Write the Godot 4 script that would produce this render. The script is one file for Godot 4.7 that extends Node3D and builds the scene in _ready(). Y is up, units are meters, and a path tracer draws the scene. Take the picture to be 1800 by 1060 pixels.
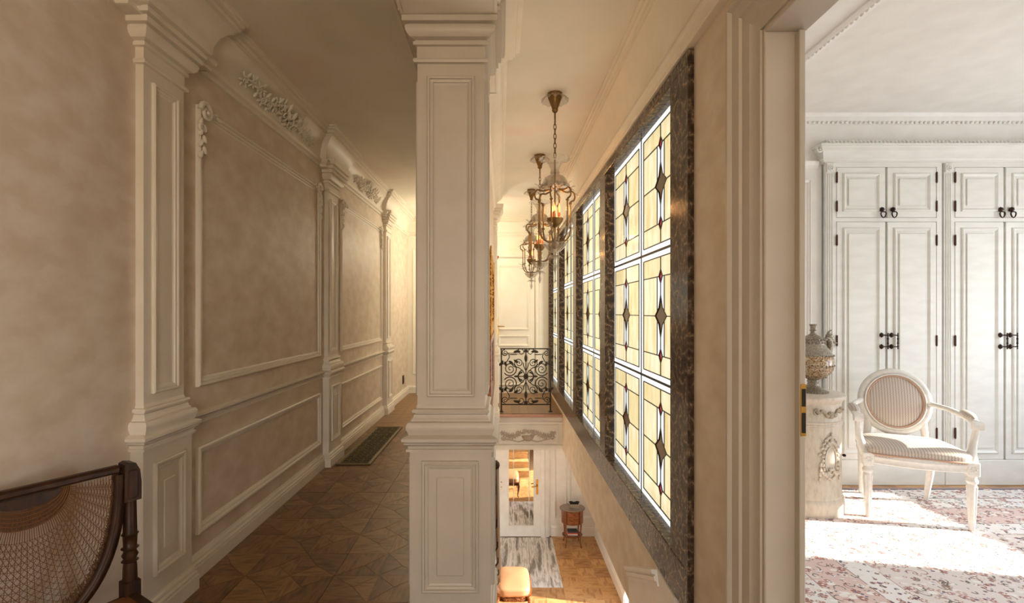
extends Node3D
# An upper corridor and stairwell with stained glass windows, seen from the hall; y is up, metres, depth runs along -z.

const EYE := 1.3
const CEIL := 2.78
const LOW := -3.2

class MB:
	# collects triangles (corners given counter-clockwise seen from outside)
	var v := PackedVector3Array()
	var n := PackedVector3Array()
	var uv := PackedVector2Array()
	var x := Transform3D()
	var has_uv := false
	func tri(a: Vector3, b: Vector3, c: Vector3) -> void:
		a = x * a; b = x * b; c = x * c
		var m := (b - a).cross(c - a)
		if m.length_squared() < 1e-18: return
		m = m.normalized()
		v.append(a); v.append(c); v.append(b)
		for i in 3: n.append(m); uv.append(Vector2.ZERO)
	func quad(a: Vector3, b: Vector3, c: Vector3, d: Vector3) -> void:
		tri(a, b, c); tri(a, c, d)
	func trin(a: Vector3, b: Vector3, c: Vector3, na: Vector3, nb: Vector3, nc: Vector3) -> void:
		a = x * a; b = x * b; c = x * c
		na = x.basis * na; nb = x.basis * nb; nc = x.basis * nc
		var m := (b - a).cross(c - a)
		if m.length_squared() < 1e-20: return
		if m.dot(na + nb + nc) < 0.0:
			v.append(a); v.append(b); v.append(c); n.append(na.normalized()); n.append(nb.normalized()); n.append(nc.normalized())
		else:
			v.append(a); v.append(c); v.append(b); n.append(na.normalized()); n.append(nc.normalized()); n.append(nb.normalized())
		for i in 3: uv.append(Vector2.ZERO)
	func quadn(a: Vector3, b: Vector3, c: Vector3, d: Vector3, na: Vector3, nb: Vector3, nc: Vector3, nd: Vector3) -> void:
		trin(a, b, c, na, nb, nc); trin(a, c, d, na, nc, nd)
	func box(lo: Vector3, hi: Vector3, e := 0.0) -> void:
		if e <= 0.0:
			var p := func(i: int) -> Vector3: return Vector3(hi.x if i & 1 else lo.x, hi.y if i & 2 else lo.y, hi.z if i & 4 else lo.z)
			quad(p.call(4), p.call(5), p.call(7), p.call(6)); quad(p.call(1), p.call(0), p.call(2), p.call(3))
			quad(p.call(5), p.call(1), p.call(3), p.call(7)); quad(p.call(0), p.call(4), p.call(6), p.call(2))
			quad(p.call(6), p.call(7), p.call(3), p.call(2)); quad(p.call(0), p.call(1), p.call(5), p.call(4))
			return
		var c := (lo + hi) / 2.0
		var h := (hi - lo) / 2.0
		e = minf(e, minf(h.x, minf(h.y, h.z)) * 0.99)
		for ax in 3:
			var i := (ax + 1) % 3
			var j := (ax + 2) % 3
			for s in [-1.0, 1.0]:
				var q: Array[Vector3] = []
				for k in [[-1, -1], [1, -1], [1, 1], [-1, 1]]:
					var a := Vector3.ZERO
					a[ax] = s * h[ax]; a[i] = k[0] * (h[i] - e); a[j] = k[1] * (h[j] - e)
					q.append(c + a)
				if s > 0: quad(q[0], q[1], q[2], q[3])
				else: quad(q[3], q[2], q[1], q[0])
			for si in [-1.0, 1.0]:
				for sj in [-1.0, 1.0]:
					var a := Vector3.ZERO
					a[i] = si * h[i]; a[j] = sj * (h[j] - e); a[ax] = -(h[ax] - e)
					var b := Vector3.ZERO
					b[i] = si * (h[i] - e); b[j] = sj * h[j]; b[ax] = -(h[ax] - e)
					var a2 := a
					a2[ax] = -a[ax]
					var b2 := b
					b2[ax] = -b[ax]
					if si * sj > 0: quad(c + a, c + b, c + b2, c + a2)
					else: quad(c + b, c + a, c + a2, c + b2)
		for sx in [-1.0, 1.0]:
			for sy in [-1.0, 1.0]:
				for sz in [-1.0, 1.0]:
					var a := c + Vector3(sx * h.x, sy * (h.y - e), sz * (h.z - e))
					var b := c + Vector3(sx * (h.x - e), sy * h.y, sz * (h.z - e))
					var d := c + Vector3(sx * (h.x - e), sy * (h.y - e), sz * h.z)
					if sx * sy * sz > 0: tri(a, b, d)
					else: tri(a, d, b)
	func poly(pts: PackedVector2Array, o: Vector3, u: Vector3, w: Vector3, depth := 0.0) -> void:
		# polygon in the plane (u, w) at o, extruded by depth along u x w
		var t := Geometry2D.triangulate_polygon(pts)
		var nn := u.cross(w).normalized()
		var P := func(i: int, k: float) -> Vector3: return o + u * pts[i].x + w * pts[i].y + nn * k
		var area := 0.0
		for i in pts.size():
			area += pts[i].cross(pts[(i + 1) % pts.size()])
		for i in range(0, t.size(), 3):
			var a: Vector3 = P.call(t[i], depth)
			var b: Vector3 = P.call(t[i + 1], depth)
			var c: Vector3 = P.call(t[i + 2], depth)
			if (b - a).cross(c - a).dot(nn) < 0: tri(a, c, b)
			else: tri(a, b, c)
			if depth != 0.0:
				a = P.call(t[i], 0.0); b = P.call(t[i + 1], 0.0); c = P.call(t[i + 2], 0.0)
				if (b - a).cross(c - a).dot(nn) > 0: tri(a, c, b)
				else: tri(a, b, c)
		if depth != 0.0:
			for i in pts.size():
				var j := (i + 1) % pts.size()
				if area > 0: quad(P.call(i, 0.0), P.call(j, 0.0), P.call(j, depth), P.call(i, depth))
				else: quad(P.call(j, 0.0), P.call(i, 0.0), P.call(i, depth), P.call(j, depth))
	func sweep(path: Array, closed: bool, up: Vector3, prof: Array, caps := true) -> void:
		# moulding: prof is [outward, along up] from bottom to top; outward = dir x up, mitred at the corners
		var m := path.size()
		var ring: Array = []
		for i in m:
			var d0: Vector3 = (path[i] - path[(i - 1 + m) % m]).normalized() if closed or i > 0 else (path[i + 1] - path[i]).normalized()
			var d1: Vector3 = (path[(i + 1) % m] - path[i]).normalized() if closed or i < m - 1 else d0
			var o0 := d0.cross(up)
			var o1 := d1.cross(up)
			ring.append((o0 + o1) / maxf(0.25, 1.0 + o0.dot(o1)))
		var k := prof.size()
		var nrm: Array = []
		for j in k - 1:
			var d: Vector2 = prof[j + 1] - prof[j]
			nrm.append(Vector2(d.y, -d.x).normalized())
		for i in (m if closed else m - 1):
			var i2 := (i + 1) % m
			var o: Vector3 = (path[i2] - path[i]).normalized().cross(up)
			for j in k - 1:
				var n0: Vector2 = nrm[j]
				var n1: Vector2 = nrm[j]
				if j > 0 and nrm[j - 1].dot(nrm[j]) > 0.85: n0 = (nrm[j - 1] + nrm[j]).normalized()
				if j < k - 2 and nrm[j + 1].dot(nrm[j]) > 0.85: n1 = (nrm[j + 1] + nrm[j]).normalized()
				var a: Vector3 = path[i] + ring[i] * prof[j].x + up * prof[j].y
				var b: Vector3 = path[i2] + ring[i2] * prof[j].x + up * prof[j].y
				var c: Vector3 = path[i2] + ring[i2] * prof[j + 1].x + up * prof[j + 1].y
				var d: Vector3 = path[i] + ring[i] * prof[j + 1].x + up * prof[j + 1].y
				var na := o * n0.x + up * n0.y
				var nb := o * n1.x + up * n1.y
				quadn(a, b, c, d, na, na, nb, nb)
		if caps and not closed:
			var pp := PackedVector2Array(prof)
			var t := Geometry2D.triangulate_polygon(pp)
			for e in [0, m - 1]:
				for q in range(0, t.size(), 3):
					var w: Array = []
					for r in 3: w.append(path[e] + ring[e] * prof[t[q + r]].x + up * prof[t[q + r]].y)
					tri(w[0], w[1], w[2])
	func frame(c: Vector3, u: Vector3, w: Vector3, face: Vector3, prof: Array) -> void:
		# picture-frame moulding round a rectangle, prof [inward, off the wall]
		var path := [c, c + u, c + u + w, c + w]
		if u.cross(face).dot(w) < 0: path = [c, c + w, c + u + w, c + u]
		sweep(path, true, face, prof)
	func tube(pts: Array, r, sides := 8, closed := false, flat := 1.0) -> void:
		var m := pts.size()
		if m < 2: return
		var ups: Array = []
		var dirs: Array = []
		for i in m:
			var a: Vector3 = pts[(i - 1 + m) % m] if closed or i > 0 else pts[i]
			var b: Vector3 = pts[(i + 1) % m] if closed or i < m - 1 else pts[i]
			dirs.append((b - a).normalized())
		var s := Vector3.UP if absf(dirs[0].y) < 0.9 else Vector3.RIGHT
		s = (s - dirs[0] * s.dot(dirs[0])).normalized()
		for i in m:
			s = (s - dirs[i] * s.dot(dirs[i])).normalized()
			ups.append(s)
		var P := func(i: int, k: int) -> Array:
			var an := TAU * k / sides
			var rr: float = r if not r is Array else r[i]
			var nn: Vector3 = ups[i] * cos(an) + dirs[i].cross(ups[i]) * sin(an) * flat
			return [pts[i] + nn * rr, nn.normalized()]
		for i in (m if closed else m - 1):
			var j := (i + 1) % m
			for k in sides:
				var a: Array = P.call(i, k)
				var b: Array = P.call(i, k + 1)
				var c: Array = P.call(j, k + 1)
				var d: Array = P.call(j, k)
				quadn(a[0], b[0], c[0], d[0], a[1], b[1], c[1], d[1])
		if not closed:
			for e in [0, m - 1]:
				for k in sides:
					tri(pts[e], P.call(e, k)[0], P.call(e, k + 1)[0]) if e > 0 else tri(pts[e], P.call(e, k + 1)[0], P.call(e, k)[0])
	func lathe(prof: Array, segs := 20, o := Vector3.ZERO, a0 := 0.0, a1 := TAU) -> void:
		# prof [radius, height] from bottom to top about the y axis at o
		var k := prof.size()
		var nrm: Array = []
		for j in k - 1:
			var d: Vector2 = prof[j + 1] - prof[j]
			nrm.append(Vector2(d.y, -d.x).normalized())
		for s in segs:
			var A := a0 + (a1 - a0) * s / segs
			var B := a0 + (a1 - a0) * (s + 1) / segs
			var da := Vector3(cos(A), 0, sin(A))
			var db := Vector3(cos(B), 0, sin(B))
			for j in k - 1:
				var n0: Vector2 = nrm[j]
				var n1: Vector2 = nrm[j]
				if j > 0 and nrm[j - 1].dot(nrm[j]) > 0.6: n0 = (nrm[j - 1] + nrm[j]).normalized()
				if j < k - 2 and nrm[j + 1].dot(nrm[j]) > 0.6: n1 = (nrm[j + 1] + nrm[j]).normalized()
				var p0: Vector2 = prof[j]
				var p1: Vector2 = prof[j + 1]
				var u := Vector3.UP
				quadn(o + da * p0.x + u * p0.y, o + db * p0.x + u * p0.y, o + db * p1.x + u * p1.y, o + da * p1.x + u * p1.y,
					da * n0.x + u * n0.y, db * n0.x + u * n0.y, db * n1.x + u * n1.y, da * n1.x + u * n1.y)
	func ball(c: Vector3, r: Vector3, b := Basis(), rings := 5, segs := 8) -> void:
		for i in rings:
			for j in segs:
				var q: Array = []
				for k in [[i, j], [i, j + 1], [i + 1, j + 1], [i + 1, j]]:
					var th: float = PI * k[0] / rings
					var ph: float = TAU * k[1] / segs
					q.append(Vector3(sin(th) * cos(ph), cos(th), sin(th) * sin(ph)))
				var nn: Array = []
				for w in q: nn.append((b * (w / r)).normalized())
				quadn(c + b * (q[0] * r), c + b * (q[1] * r), c + b * (q[2] * r), c + b * (q[3] * r), nn[0], nn[1], nn[2], nn[3])
	func curl(c: Vector3, u: Vector3, w: Vector3, r: float, turns: float, a0: float, th: float, sgn := 1.0, shrink := 0.12, sides := 6, grow := Vector3.ZERO) -> Vector3:
		# spiral tube in plane (u, w) starting at radius r and angle a0; returns its outer end
		var pts: Array = []
		var rs: Array = []
		var m := int(maxf(8, turns * 16))
		for i in m + 1:
			var t := float(i) / m
			var an := a0 + sgn * TAU * turns * t
			var rr := r * lerpf(1.0, shrink, pow(t, 1.15))
			pts.append(c + u * cos(an) * rr + w * sin(an) * rr + grow * t)
			rs.append(th * lerpf(1.0, 0.6, t))
		tube(pts, rs, sides)
		ball(pts[m], Vector3.ONE * th * 1.1, Basis(), 4, 6)
		return pts[0]
	func leaf(c: Vector3, d: Vector3, side: Vector3, face: Vector3, l: float, w: float, lift: float) -> void:
		# small curved leaf lying on a surface
		var prev: Array = []
		for i in 7:
			var t := i / 6.0
			var hw := w * sin(PI * minf(1.0, t * 0.9 + 0.08)) * (1.0 - 0.25 * (i % 2))
			var o := c + d * l * t + face * lift * sin(PI * t * 0.85)
			var row := [o - side * hw + face * 0.0, o + face * lift * 0.35, o + side * hw]
			if i > 0:
				for k in 2: quad(prev[k], prev[k + 1], row[k + 1], row[k])
			prev = row
	func quv(a: Vector3, b: Vector3, c: Vector3, d: Vector3, ua: Vector2, ub: Vector2, uc: Vector2, ud: Vector2) -> void:
		has_uv = true
		var at := uv.size()
		quad(a, b, c, d)
		var w := [ua, uc, ub, ua, ud, uc]
		for i in 6: uv[at + i] = w[i]
	func mesh() -> ArrayMesh:
		var arr := []
		arr.resize(Mesh.ARRAY_MAX)
		arr[Mesh.ARRAY_VERTEX] = v
		arr[Mesh.ARRAY_NORMAL] = n
		if has_uv: arr[Mesh.ARRAY_TEX_UV] = uv
		var am := ArrayMesh.new()
		am.add_surface_from_arrays(Mesh.PRIMITIVE_TRIANGLES, arr)
		return am

var M := {}
var used := {}
var rng := RandomNumberGenerator.new()

func p(xx: float, y: float, d: float) -> Vector3:
	return Vector3(xx, y, -d)

func numbered(called: String) -> String:
	var k: int = used.get(called, 0)
	used[called] = k + 1
	return called if k == 0 else "%s_%03d" % [called, k]

func obj(called: String, st: MB, m: Material, parent: Node = null) -> MeshInstance3D:
	return put(called, st.mesh(), m, parent)

func put(called: String, me: Mesh, m: Material, parent: Node = null) -> MeshInstance3D:
	var o := MeshInstance3D.new()
	o.mesh = me
	o.material_override = m
	o.name = called if parent else numbered(called)
	(parent if parent else self).add_child(o, true)
	return o

func thing(called: String, label: String, category: String, at := Vector3.ZERO, turn := 0.0, group := "") -> Node3D:
	var o := Node3D.new()
	o.name = numbered(called)
	add_child(o, true)
	o.position = at
	o.rotation.y = turn
	tag(o, label, category, group)
	return o

func tag(o: Node, label: String, category: String, group := "") -> Node:
	o.set_meta("label", label)
	o.set_meta("category", category)
	if group: o.set_meta("group", group)
	return o

func place(called: String, label := "") -> Node3D:
	# a piece of the setting whose children are its parts
	var o := Node3D.new()
	o.name = numbered(called)
	add_child(o, true)
	o.set_meta("kind", "structure")
	if label: o.set_meta("label", label)
	return o

func slab(called: String, parent: Node, lo: Vector3, hi: Vector3, m: Material, e := 0.0) -> MeshInstance3D:
	# box between two corners given as (x, y, depth)
	var st := MB.new()
	st.box(Vector3(lo.x, lo.y, -hi.z), Vector3(hi.x, hi.y, -lo.z), e)
	return obj(called, st, m, parent)

func noise_tex(freq: float, stops: Array, seed_ := 1, type := FastNoiseLite.TYPE_SIMPLEX_SMOOTH, oct := 4, size := Vector2i(512, 512), warp := 0.0, ret := FastNoiseLite.RETURN_DISTANCE) -> NoiseTexture2D:
	var f := FastNoiseLite.new()
	f.seed = seed_
	f.noise_type = type
	f.frequency = freq
	f.fractal_octaves = oct
	f.cellular_return_type = ret
	if oct <= 1: f.fractal_type = FastNoiseLite.FRACTAL_NONE
	if warp > 0.0:
		f.domain_warp_enabled = true
		f.domain_warp_amplitude = warp
		f.domain_warp_frequency = freq * 0.9
	var t := NoiseTexture2D.new()
	t.width = size.x
	t.height = size.y
	t.seamless = true
	t.noise = f
	if stops.size():
		var g := Gradient.new()
		var offs := PackedFloat32Array()
		var cols := PackedColorArray()
		for s in stops:
			offs.append(s[0]); cols.append(Color(s[1]))
		g.offsets = offs
		g.colors = cols
		t.color_ramp = g
	return t

func mat(c: Color, rough := 0.6, metal := 0.0, tex: Texture2D = null, scale := Vector3.ONE, world := true) -> StandardMaterial3D:
	var m := StandardMaterial3D.new()
	m.albedo_color = c
	m.roughness = rough
	m.metallic = metal
	if tex:
		m.albedo_texture = tex
		tri(m, scale, world)
	return m

func tri(m: StandardMaterial3D, scale: Vector3, world := true) -> void:
	m.uv1_triplanar = true
	m.uv1_world_triplanar = world
	m.uv1_scale = scale
	m.uv1_triplanar_sharpness = 4.0

func bump(m: StandardMaterial3D, t: Texture2D, cm: float) -> StandardMaterial3D:
	m.heightmap_enabled = true
	m.heightmap_texture = t
	m.heightmap_scale = cm
	return m

func _ready() -> void:
	rng.seed = 7
	setup_view()
	make_materials()
	build_shell()
	build_corridor_wall()
	build_column()
	build_middle_wall()
	build_window_wall()
	build_far_wall()
	build_doorway()
	build_lower_hall()
	build_right_room()
	build_parquet()
	build_wardrobes()
	build_armchair()
	build_cabinet_and_ewer()
	build_rug()
	build_chandeliers()
	build_railing()
	build_grille()
	build_cane_chair()
	build_small_things()

func setup_view() -> void:
	var cam := Camera3D.new()
	cam.name = "camera"
	cam.projection = Camera3D.PROJECTION_FRUSTUM
	cam.near = 0.05
	cam.far = 200.0
	var f := 850.0   # focal length in pixels of the 1800 x 1060 frame
	cam.size = 0.05 * 1060.0 / f
	cam.frustum_offset = Vector2(18.0, 17.0) / f * 0.05
	cam.position = Vector3(0, EYE, 0)
	add_child(cam)
	cam.current = true
	var env := Environment.new()
	env.background_mode = Environment.BG_SKY
	var sky := Sky.new()
	var sm := ProceduralSkyMaterial.new()
	sm.sky_top_color = Color(0.62, 0.72, 0.86)
	sm.sky_horizon_color = Color(0.93, 0.94, 0.95)
	sm.ground_bottom_color = Color(0.55, 0.52, 0.47)
	sm.ground_horizon_color = Color(0.85, 0.84, 0.8)
	sm.energy_multiplier = 9.0
	sky.sky_material = sm
	env.sky = sky
	env.tonemap_mode = Environment.TONE_MAPPER_LINEAR
	env.tonemap_exposure = 1.0
	env.sdfgi_enabled = true
	env.ssao_enabled = true
	env.ssil_enabled = true
	var we := WorldEnvironment.new()
	we.name = "world"
	we.environment = env
	add_child(we)
	var sun := DirectionalLight3D.new()
	sun.name = "sun"
	sun.light_color = Color(1.0, 0.97, 0.92)
	sun.light_energy = 6.0
	sun.light_angular_distance = 0.8
	sun.shadow_enabled = true
	sun.sky_mode = DirectionalLight3D.SKY_MODE_LIGHT_ONLY
	add_child(sun)
	sun.look_at_from_position(Vector3.ZERO, Vector3(-0.905, -0.375, -0.185))
	# daylight from the tall windows of the hall behind the camera
	area("hall_window_light", Vector3(0.22, 1.45, 2.93), Vector3(0.22, 1.45, 0), Vector2(0.9, 1.7), 4.6, Color(1.0, 0.92, 0.8))
	# daylight at the bright room: added near window, sunny window; then the garden door
	area("room_window_light", Vector3(4.78, 1.5, -0.65), Vector3(0, 1.5, -0.65), Vector2(1.1, 1.3), 2.6, Color(0.93, 0.96, 1.0))  # near window, added out of view to brighten the room
	area("room_window_light_2", Vector3(4.78, 1.5, -2.43), Vector3(0, 1.5, -2.43), Vector2(1.14, 1.3), 2.6, Color(0.93, 0.96, 1.0))
	area("garden_door_light", Vector3(1.85, -2.0, -6.37), Vector3(0, -2.0, -6.37), Vector2(1.95, 2.4), 2.2, Color(1.0, 0.97, 0.92))

func area(called: String, at: Vector3, to: Vector3, size: Vector2, e: float, c: Color) -> void:
	var l := AreaLight3D.new()
	l.name = called
	l.area_size = size
	l.area_normalize_energy = true
	l.light_energy = e
	l.light_color = c
	l.area_range = 30.0
	l.area_attenuation = 2.0
	l.shadow_enabled = true
	add_child(l)
	l.look_at_from_position(at, to, Vector3.UP if absf((to - at).normalized().y) < 0.9 else Vector3.RIGHT)

func make_materials() -> void:
	var plaster := noise_tex(0.011, [[0.0, "d3c1a9"], [0.4, "dccbb5"], [0.62, "e1d2be"], [1.0, "e9dccb"]], 3, FastNoiseLite.TYPE_SIMPLEX_SMOOTH, 5, Vector2i(1024, 1024), 30.0)
	var rough := noise_tex(0.02, [], 5, FastNoiseLite.TYPE_SIMPLEX_SMOOTH, 5)
	M.plaster = bump(mat(Color.WHITE, 0.55, 0.0, plaster, Vector3(0.42, 0.62, 0.42)), rough, 0.12)
	var paint := noise_tex(0.01, [[0.0, "e7ddcb"], [0.5, "ebe2d2"], [1.0, "efe7d9"]], 9)
	M.paint = mat(Color.WHITE, 0.5, 0.0, paint, Vector3(0.8, 0.8, 0.8))
	M.ceiling = mat(Color.WHITE, 0.7, 0.0, noise_tex(0.004, [[0.0, "ddd9c8"], [0.35, "e6dece"], [0.65, "ebe3d5"], [1.0, "ead9ca"]], 21), Vector3(0.45, 0.45, 0.45))
	M.white = mat(Color.WHITE, 0.45, 0.0, noise_tex(0.01, [[0.0, "e6e2da"], [1.0, "f0ede6"]], 11), Vector3(0.8, 0.8, 0.8))
	M.cream = mat(Color.WHITE, 0.4, 0.0, noise_tex(0.012, [[0.0, "ebe4d0"], [1.0, "f0eadb"]], 12), Vector3(0.7, 0.7, 0.7))
	# dark brown marble with pale veins
	var vein := noise_tex(0.009, [[0.0, "2f2723"], [0.4, "40352e"], [0.62, "574839"], [0.78, "7a6553"], [0.91, "ad977f"], [1.0, "cbb8a0"]], 4, FastNoiseLite.TYPE_SIMPLEX_SMOOTH, 5, Vector2i(1024, 1024), 45.0)
	vein.noise.fractal_type = FastNoiseLite.FRACTAL_RIDGED
	vein.noise.fractal_gain = 0.55
	M.marble = mat(Color.WHITE, 0.2, 0.0, vein, Vector3(1.7, 1.25, 1.7))
	M.marble.metallic_specular = 0.26
	var travert := noise_tex(0.007, [[0.0, "665d55"], [0.25, "978f86"], [0.36, "d5d0c9"], [0.5, "f0ece7"], [0.58, "b4aca4"], [0.68, "e8e3dd"], [1.0, "f5f2ee"]], 14, FastNoiseLite.TYPE_SIMPLEX_SMOOTH, 5, Vector2i(512, 512), 60.0)
	M.slab = mat(Color.WHITE, 0.12, 0.0, travert, Vector3(1.6, 1.0, 0.22))
	# parquet: four tones of oiled oak with the grain along local x
	M.oak = []
	for k in 5:
		var tone: Array = [["5a3f24", "775636", "876341"], ["644728", "82603c", "926d47"], ["533a20", "6e5032", "7d5c3b"], ["6b4d2d", "8a6641", "9b764d"], ["5e4326", "7c5a38", "8c6744"]][k]
		var g := noise_tex(0.012, [[0.0, tone[0]], [0.35, tone[1]], [0.55, tone[2]], [0.7, tone[1]], [1.0, tone[0]]], 30 + k, FastNoiseLite.TYPE_SIMPLEX_SMOOTH, 4, Vector2i(256, 256), 25.0)
		M.oak.append(mat(Color.WHITE, 0.33, 0.0, g, Vector3(1.2, 6.0, 6.0), false))
	M.joint = mat(Color("2f1f10"), 0.8)
	M.low_oak = []
	for k in 3:
		var tone: Array = [["a0713f", "bf8f58", "cda06a"], ["b07f49", "cc9c63", "d8ad78"], ["956639", "b38350", "c29462"]][k]
		M.low_oak.append(mat(Color.WHITE, 0.3, 0.0, noise_tex(0.012, [[0.0, tone[0]], [0.45, tone[1]], [0.6, tone[2]], [1.0, tone[1]]], 40 + k, FastNoiseLite.TYPE_SIMPLEX_SMOOTH, 4, Vector2i(256, 256), 25.0), Vector3(1.2, 5.0, 5.0), false))
	M.mahogany = mat(Color.WHITE, 0.42, 0.0, noise_tex(0.01, [[0.0, "22130c"], [0.5, "36200f"], [1.0, "482c1a"]], 50), Vector3(6, 1.5, 6), false)
	M.mahogany.metallic_specular = 0.35
	M.cane = mat(Color("74481f"), 0.5)
	M.cane_dark = mat(Color("5a3a1d"), 0.55)
	M.walnut = mat(Color.WHITE, 0.3, 0.0, noise_tex(0.012, [[0.0, "5c2f14"], [0.5, "8c5027"], [1.0, "a8683a"]], 51), Vector3(2, 7, 2), false)
	M.iron = mat(Color("3a352c"), 0.45, 0.7)
	M.iron_dark = mat(Color("17140f"), 0.6, 0.3)
	M.bronze = mat(Color("7a6c48"), 0.5, 0.3)
	M.brass = mat(Color("c79a4b"), 0.25, 1.0)
	M.old_brass = mat(Color("7d6038"), 0.38, 0.85)
	M.gilt = bump(mat(Color("c08c3a"), 0.35, 0.9), rough, 0.3)
	tri(M.gilt, Vector3(9, 9, 9))
	M.black = mat(Color("0d0c0b"), 0.7)
	M.hinge = mat(Color("4a2e22"), 0.5, 0.5)
	M.knob = mat(Color("33211a"), 0.35, 0.6)
	M.mirror = mat(Color(0.93, 0.92, 0.9), 0.02, 1.0)
	M.silver = mat(Color("b9b6ae"), 0.25, 1.0)
	M.glass = mat(Color(0.7, 0.64, 0.55, 0.4), 0.1)
	M.glass.transparency = BaseMaterial3D.TRANSPARENCY_ALPHA
	M.clear = mat(Color(0.97, 0.96, 0.93, 0.12), 0.05)
	M.clear.transparency = BaseMaterial3D.TRANSPARENCY_ALPHA
	M.candle = mat(Color("c9773f"), 0.5)
	M.flame = mat(Color("ffd9a0"), 0.4)
	M.flame.emission_enabled = true
	M.flame.emission = Color("ff9a4d")
	M.flame.emission_energy_multiplier = 1.3
	M.red_glass = mat(Color("a01430"), 0.1)
	M.dark_cloth = mat(Color("2c2a2a"), 0.8)
	# stained glass, lit from behind
	M.yellow = []
	for k in 3:
		var st: Array = [["e0c888", "eedcab", "f6edd0"], ["dbc180", "e9d7a2", "f1e5c0"], ["e6d198", "f1e2b8", "f8f1d8"]][k]
		M.yellow.append(lit(noise_tex(0.012, [[0.0, st[0]], [0.5, st[1]], [1.0, st[2]]], 60 + k), 1.02, Vector3(2.0, 0.5, 2.0)))
	M.pale = lit(noise_tex(0.02, [[0.0, "eaf0ee"], [1.0, "fdfdfa"]], 64), 1.15, Vector3(2, 2, 2))
	M.red_pane = lit(noise_tex(0.05, [[0.0, "7d1024"], [1.0, "b01a38"]], 65), 0.55, Vector3(6, 6, 6))
	M.brown_pane = lit(noise_tex(0.06, [[0.0, "2c180e"], [0.5, "5a3319"], [1.0, "8a5a30"]], 66), 0.3, Vector3(6, 6, 6))
	M.lead = mat(Color("4b4a46"), 0.5, 0.5)
	# upholstery with a fine wavy stripe
	var im := Image.create(256, 256, false, Image.FORMAT_RGB8)
	for yy in 256:
		for xx in 256:
			var ph := fposmod((xx + 2.5 * sin(yy * TAU / 32.0)) / 32.0, 1.0)
			var dark := 1.0 if ph < 0.45 else 0.0
			im.set_pixel(xx, yy, Color("d3c8bd").lerp(Color("ab9c8f"), dark * (0.75 + 0.25 * sin(xx * 2.1) * sin(yy * 1.7))))
	M.stripe = mat(Color.WHITE, 0.5, 0.0, ImageTexture.create_from_image(im), Vector3(8, 8, 8), false)
	M.piping = mat(Color("c9a58d"), 0.7)
	M.antique = mat(Color.WHITE, 0.5, 0.0, noise_tex(0.02, [[0.0, "b3a592"], [0.4, "c5b8a5"], [1.0, "d0c5b4"]], 71, FastNoiseLite.TYPE_SIMPLEX_SMOOTH, 5), Vector3(3, 1.2, 3))
	M.antique_dark = mat(Color("a2937d"), 0.6)
	M.chair_white = mat(Color.WHITE, 0.4, 0.0, noise_tex(0.02, [[0.0, "e2ded6"], [1.0, "f1efe9"]], 72), Vector3(3, 3, 3))
	M.wardrobe = mat(Color.WHITE, 0.45, 0.0, noise_tex(0.012, [[0.0, "dad8cf"], [1.0, "e5e4dc"]], 73), Vector3(0.6, 2.0, 0.6))
	M.leather = mat(Color("b8875f"), 0.45)
	M.pewter = mat(Color.WHITE, 0.4, 0.35, noise_tex(0.05, [[0.0, "3c3a38"], [0.45, "837a6c"], [0.6, "b3a287"], [1.0, "cfc6b4"]], 74, FastNoiseLite.TYPE_CELLULAR, 2), Vector3(7, 7, 7))
	M.majolica = mat(Color.WHITE, 0.25, 0.0, noise_tex(0.035, [[0.0, "2d3a70"], [0.2, "b9ae98"], [0.36, "cdb98c"], [0.48, "7d4a30"], [0.58, "5e3a28"], [0.7, "c0a97a"], [0.85, "a79c86"], [1.0, "34467c"]], 75, FastNoiseLite.TYPE_SIMPLEX_SMOOTH, 2), Vector3(2.4, 3.2, 2.4))
	M.majolica_grey = mat(Color.WHITE, 0.3, 0.0, noise_tex(0.05, [[0.0, "44434a"], [0.3, "8f8675"], [0.55, "b3a995"], [0.75, "645c50"], [1.0, "a99d84"]], 76, FastNoiseLite.TYPE_SIMPLEX_SMOOTH, 2), Vector3(3, 3, 3))
	M.greige = mat(Color.WHITE, 0.42, 0.0, noise_tex(0.01, [[0.0, "bfb5a6"], [1.0, "c8beaf"]], 77), Vector3(0.8, 0.8, 0.8))  # door casing colour; on the column a shaded copy of the white paint
	M.low_joint = mat(Color("8a6338"), 0.7)
	M.glass_rib = mat(Color(0.6, 0.53, 0.44, 0.46), 0.1)
	M.glass_rib.transparency = BaseMaterial3D.TRANSPARENCY_ALPHA
	M.added_globe = mat(Color("fff0d8"), 0.3)  # glowing globe of the added landing lamp
	M.added_globe.emission_enabled = true
	M.added_globe.emission = Color("ffdca0")
	M.added_globe.emission_energy_multiplier = 1.5
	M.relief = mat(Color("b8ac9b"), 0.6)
	M.blocker_sheet = mat(Color("f2efe8"), 0.9)  # for the added sheets that cut the sun
	M.blocker_sheet.backlight_enabled = true
	M.blocker_sheet.backlight = Color(0.5, 0.5, 0.48)
	M.nosing = mat(Color("b98a78"), 0.5)

func lit(t: Texture2D, e: float, scale: Vector3) -> StandardMaterial3D:
	var m := mat(Color(0.45, 0.45, 0.45), 0.12, 0.0, t, scale)
	m.emission_enabled = true
	m.emission = Color.BLACK
	m.emission_texture = t
	m.emission_energy_multiplier = e
	return m

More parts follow.
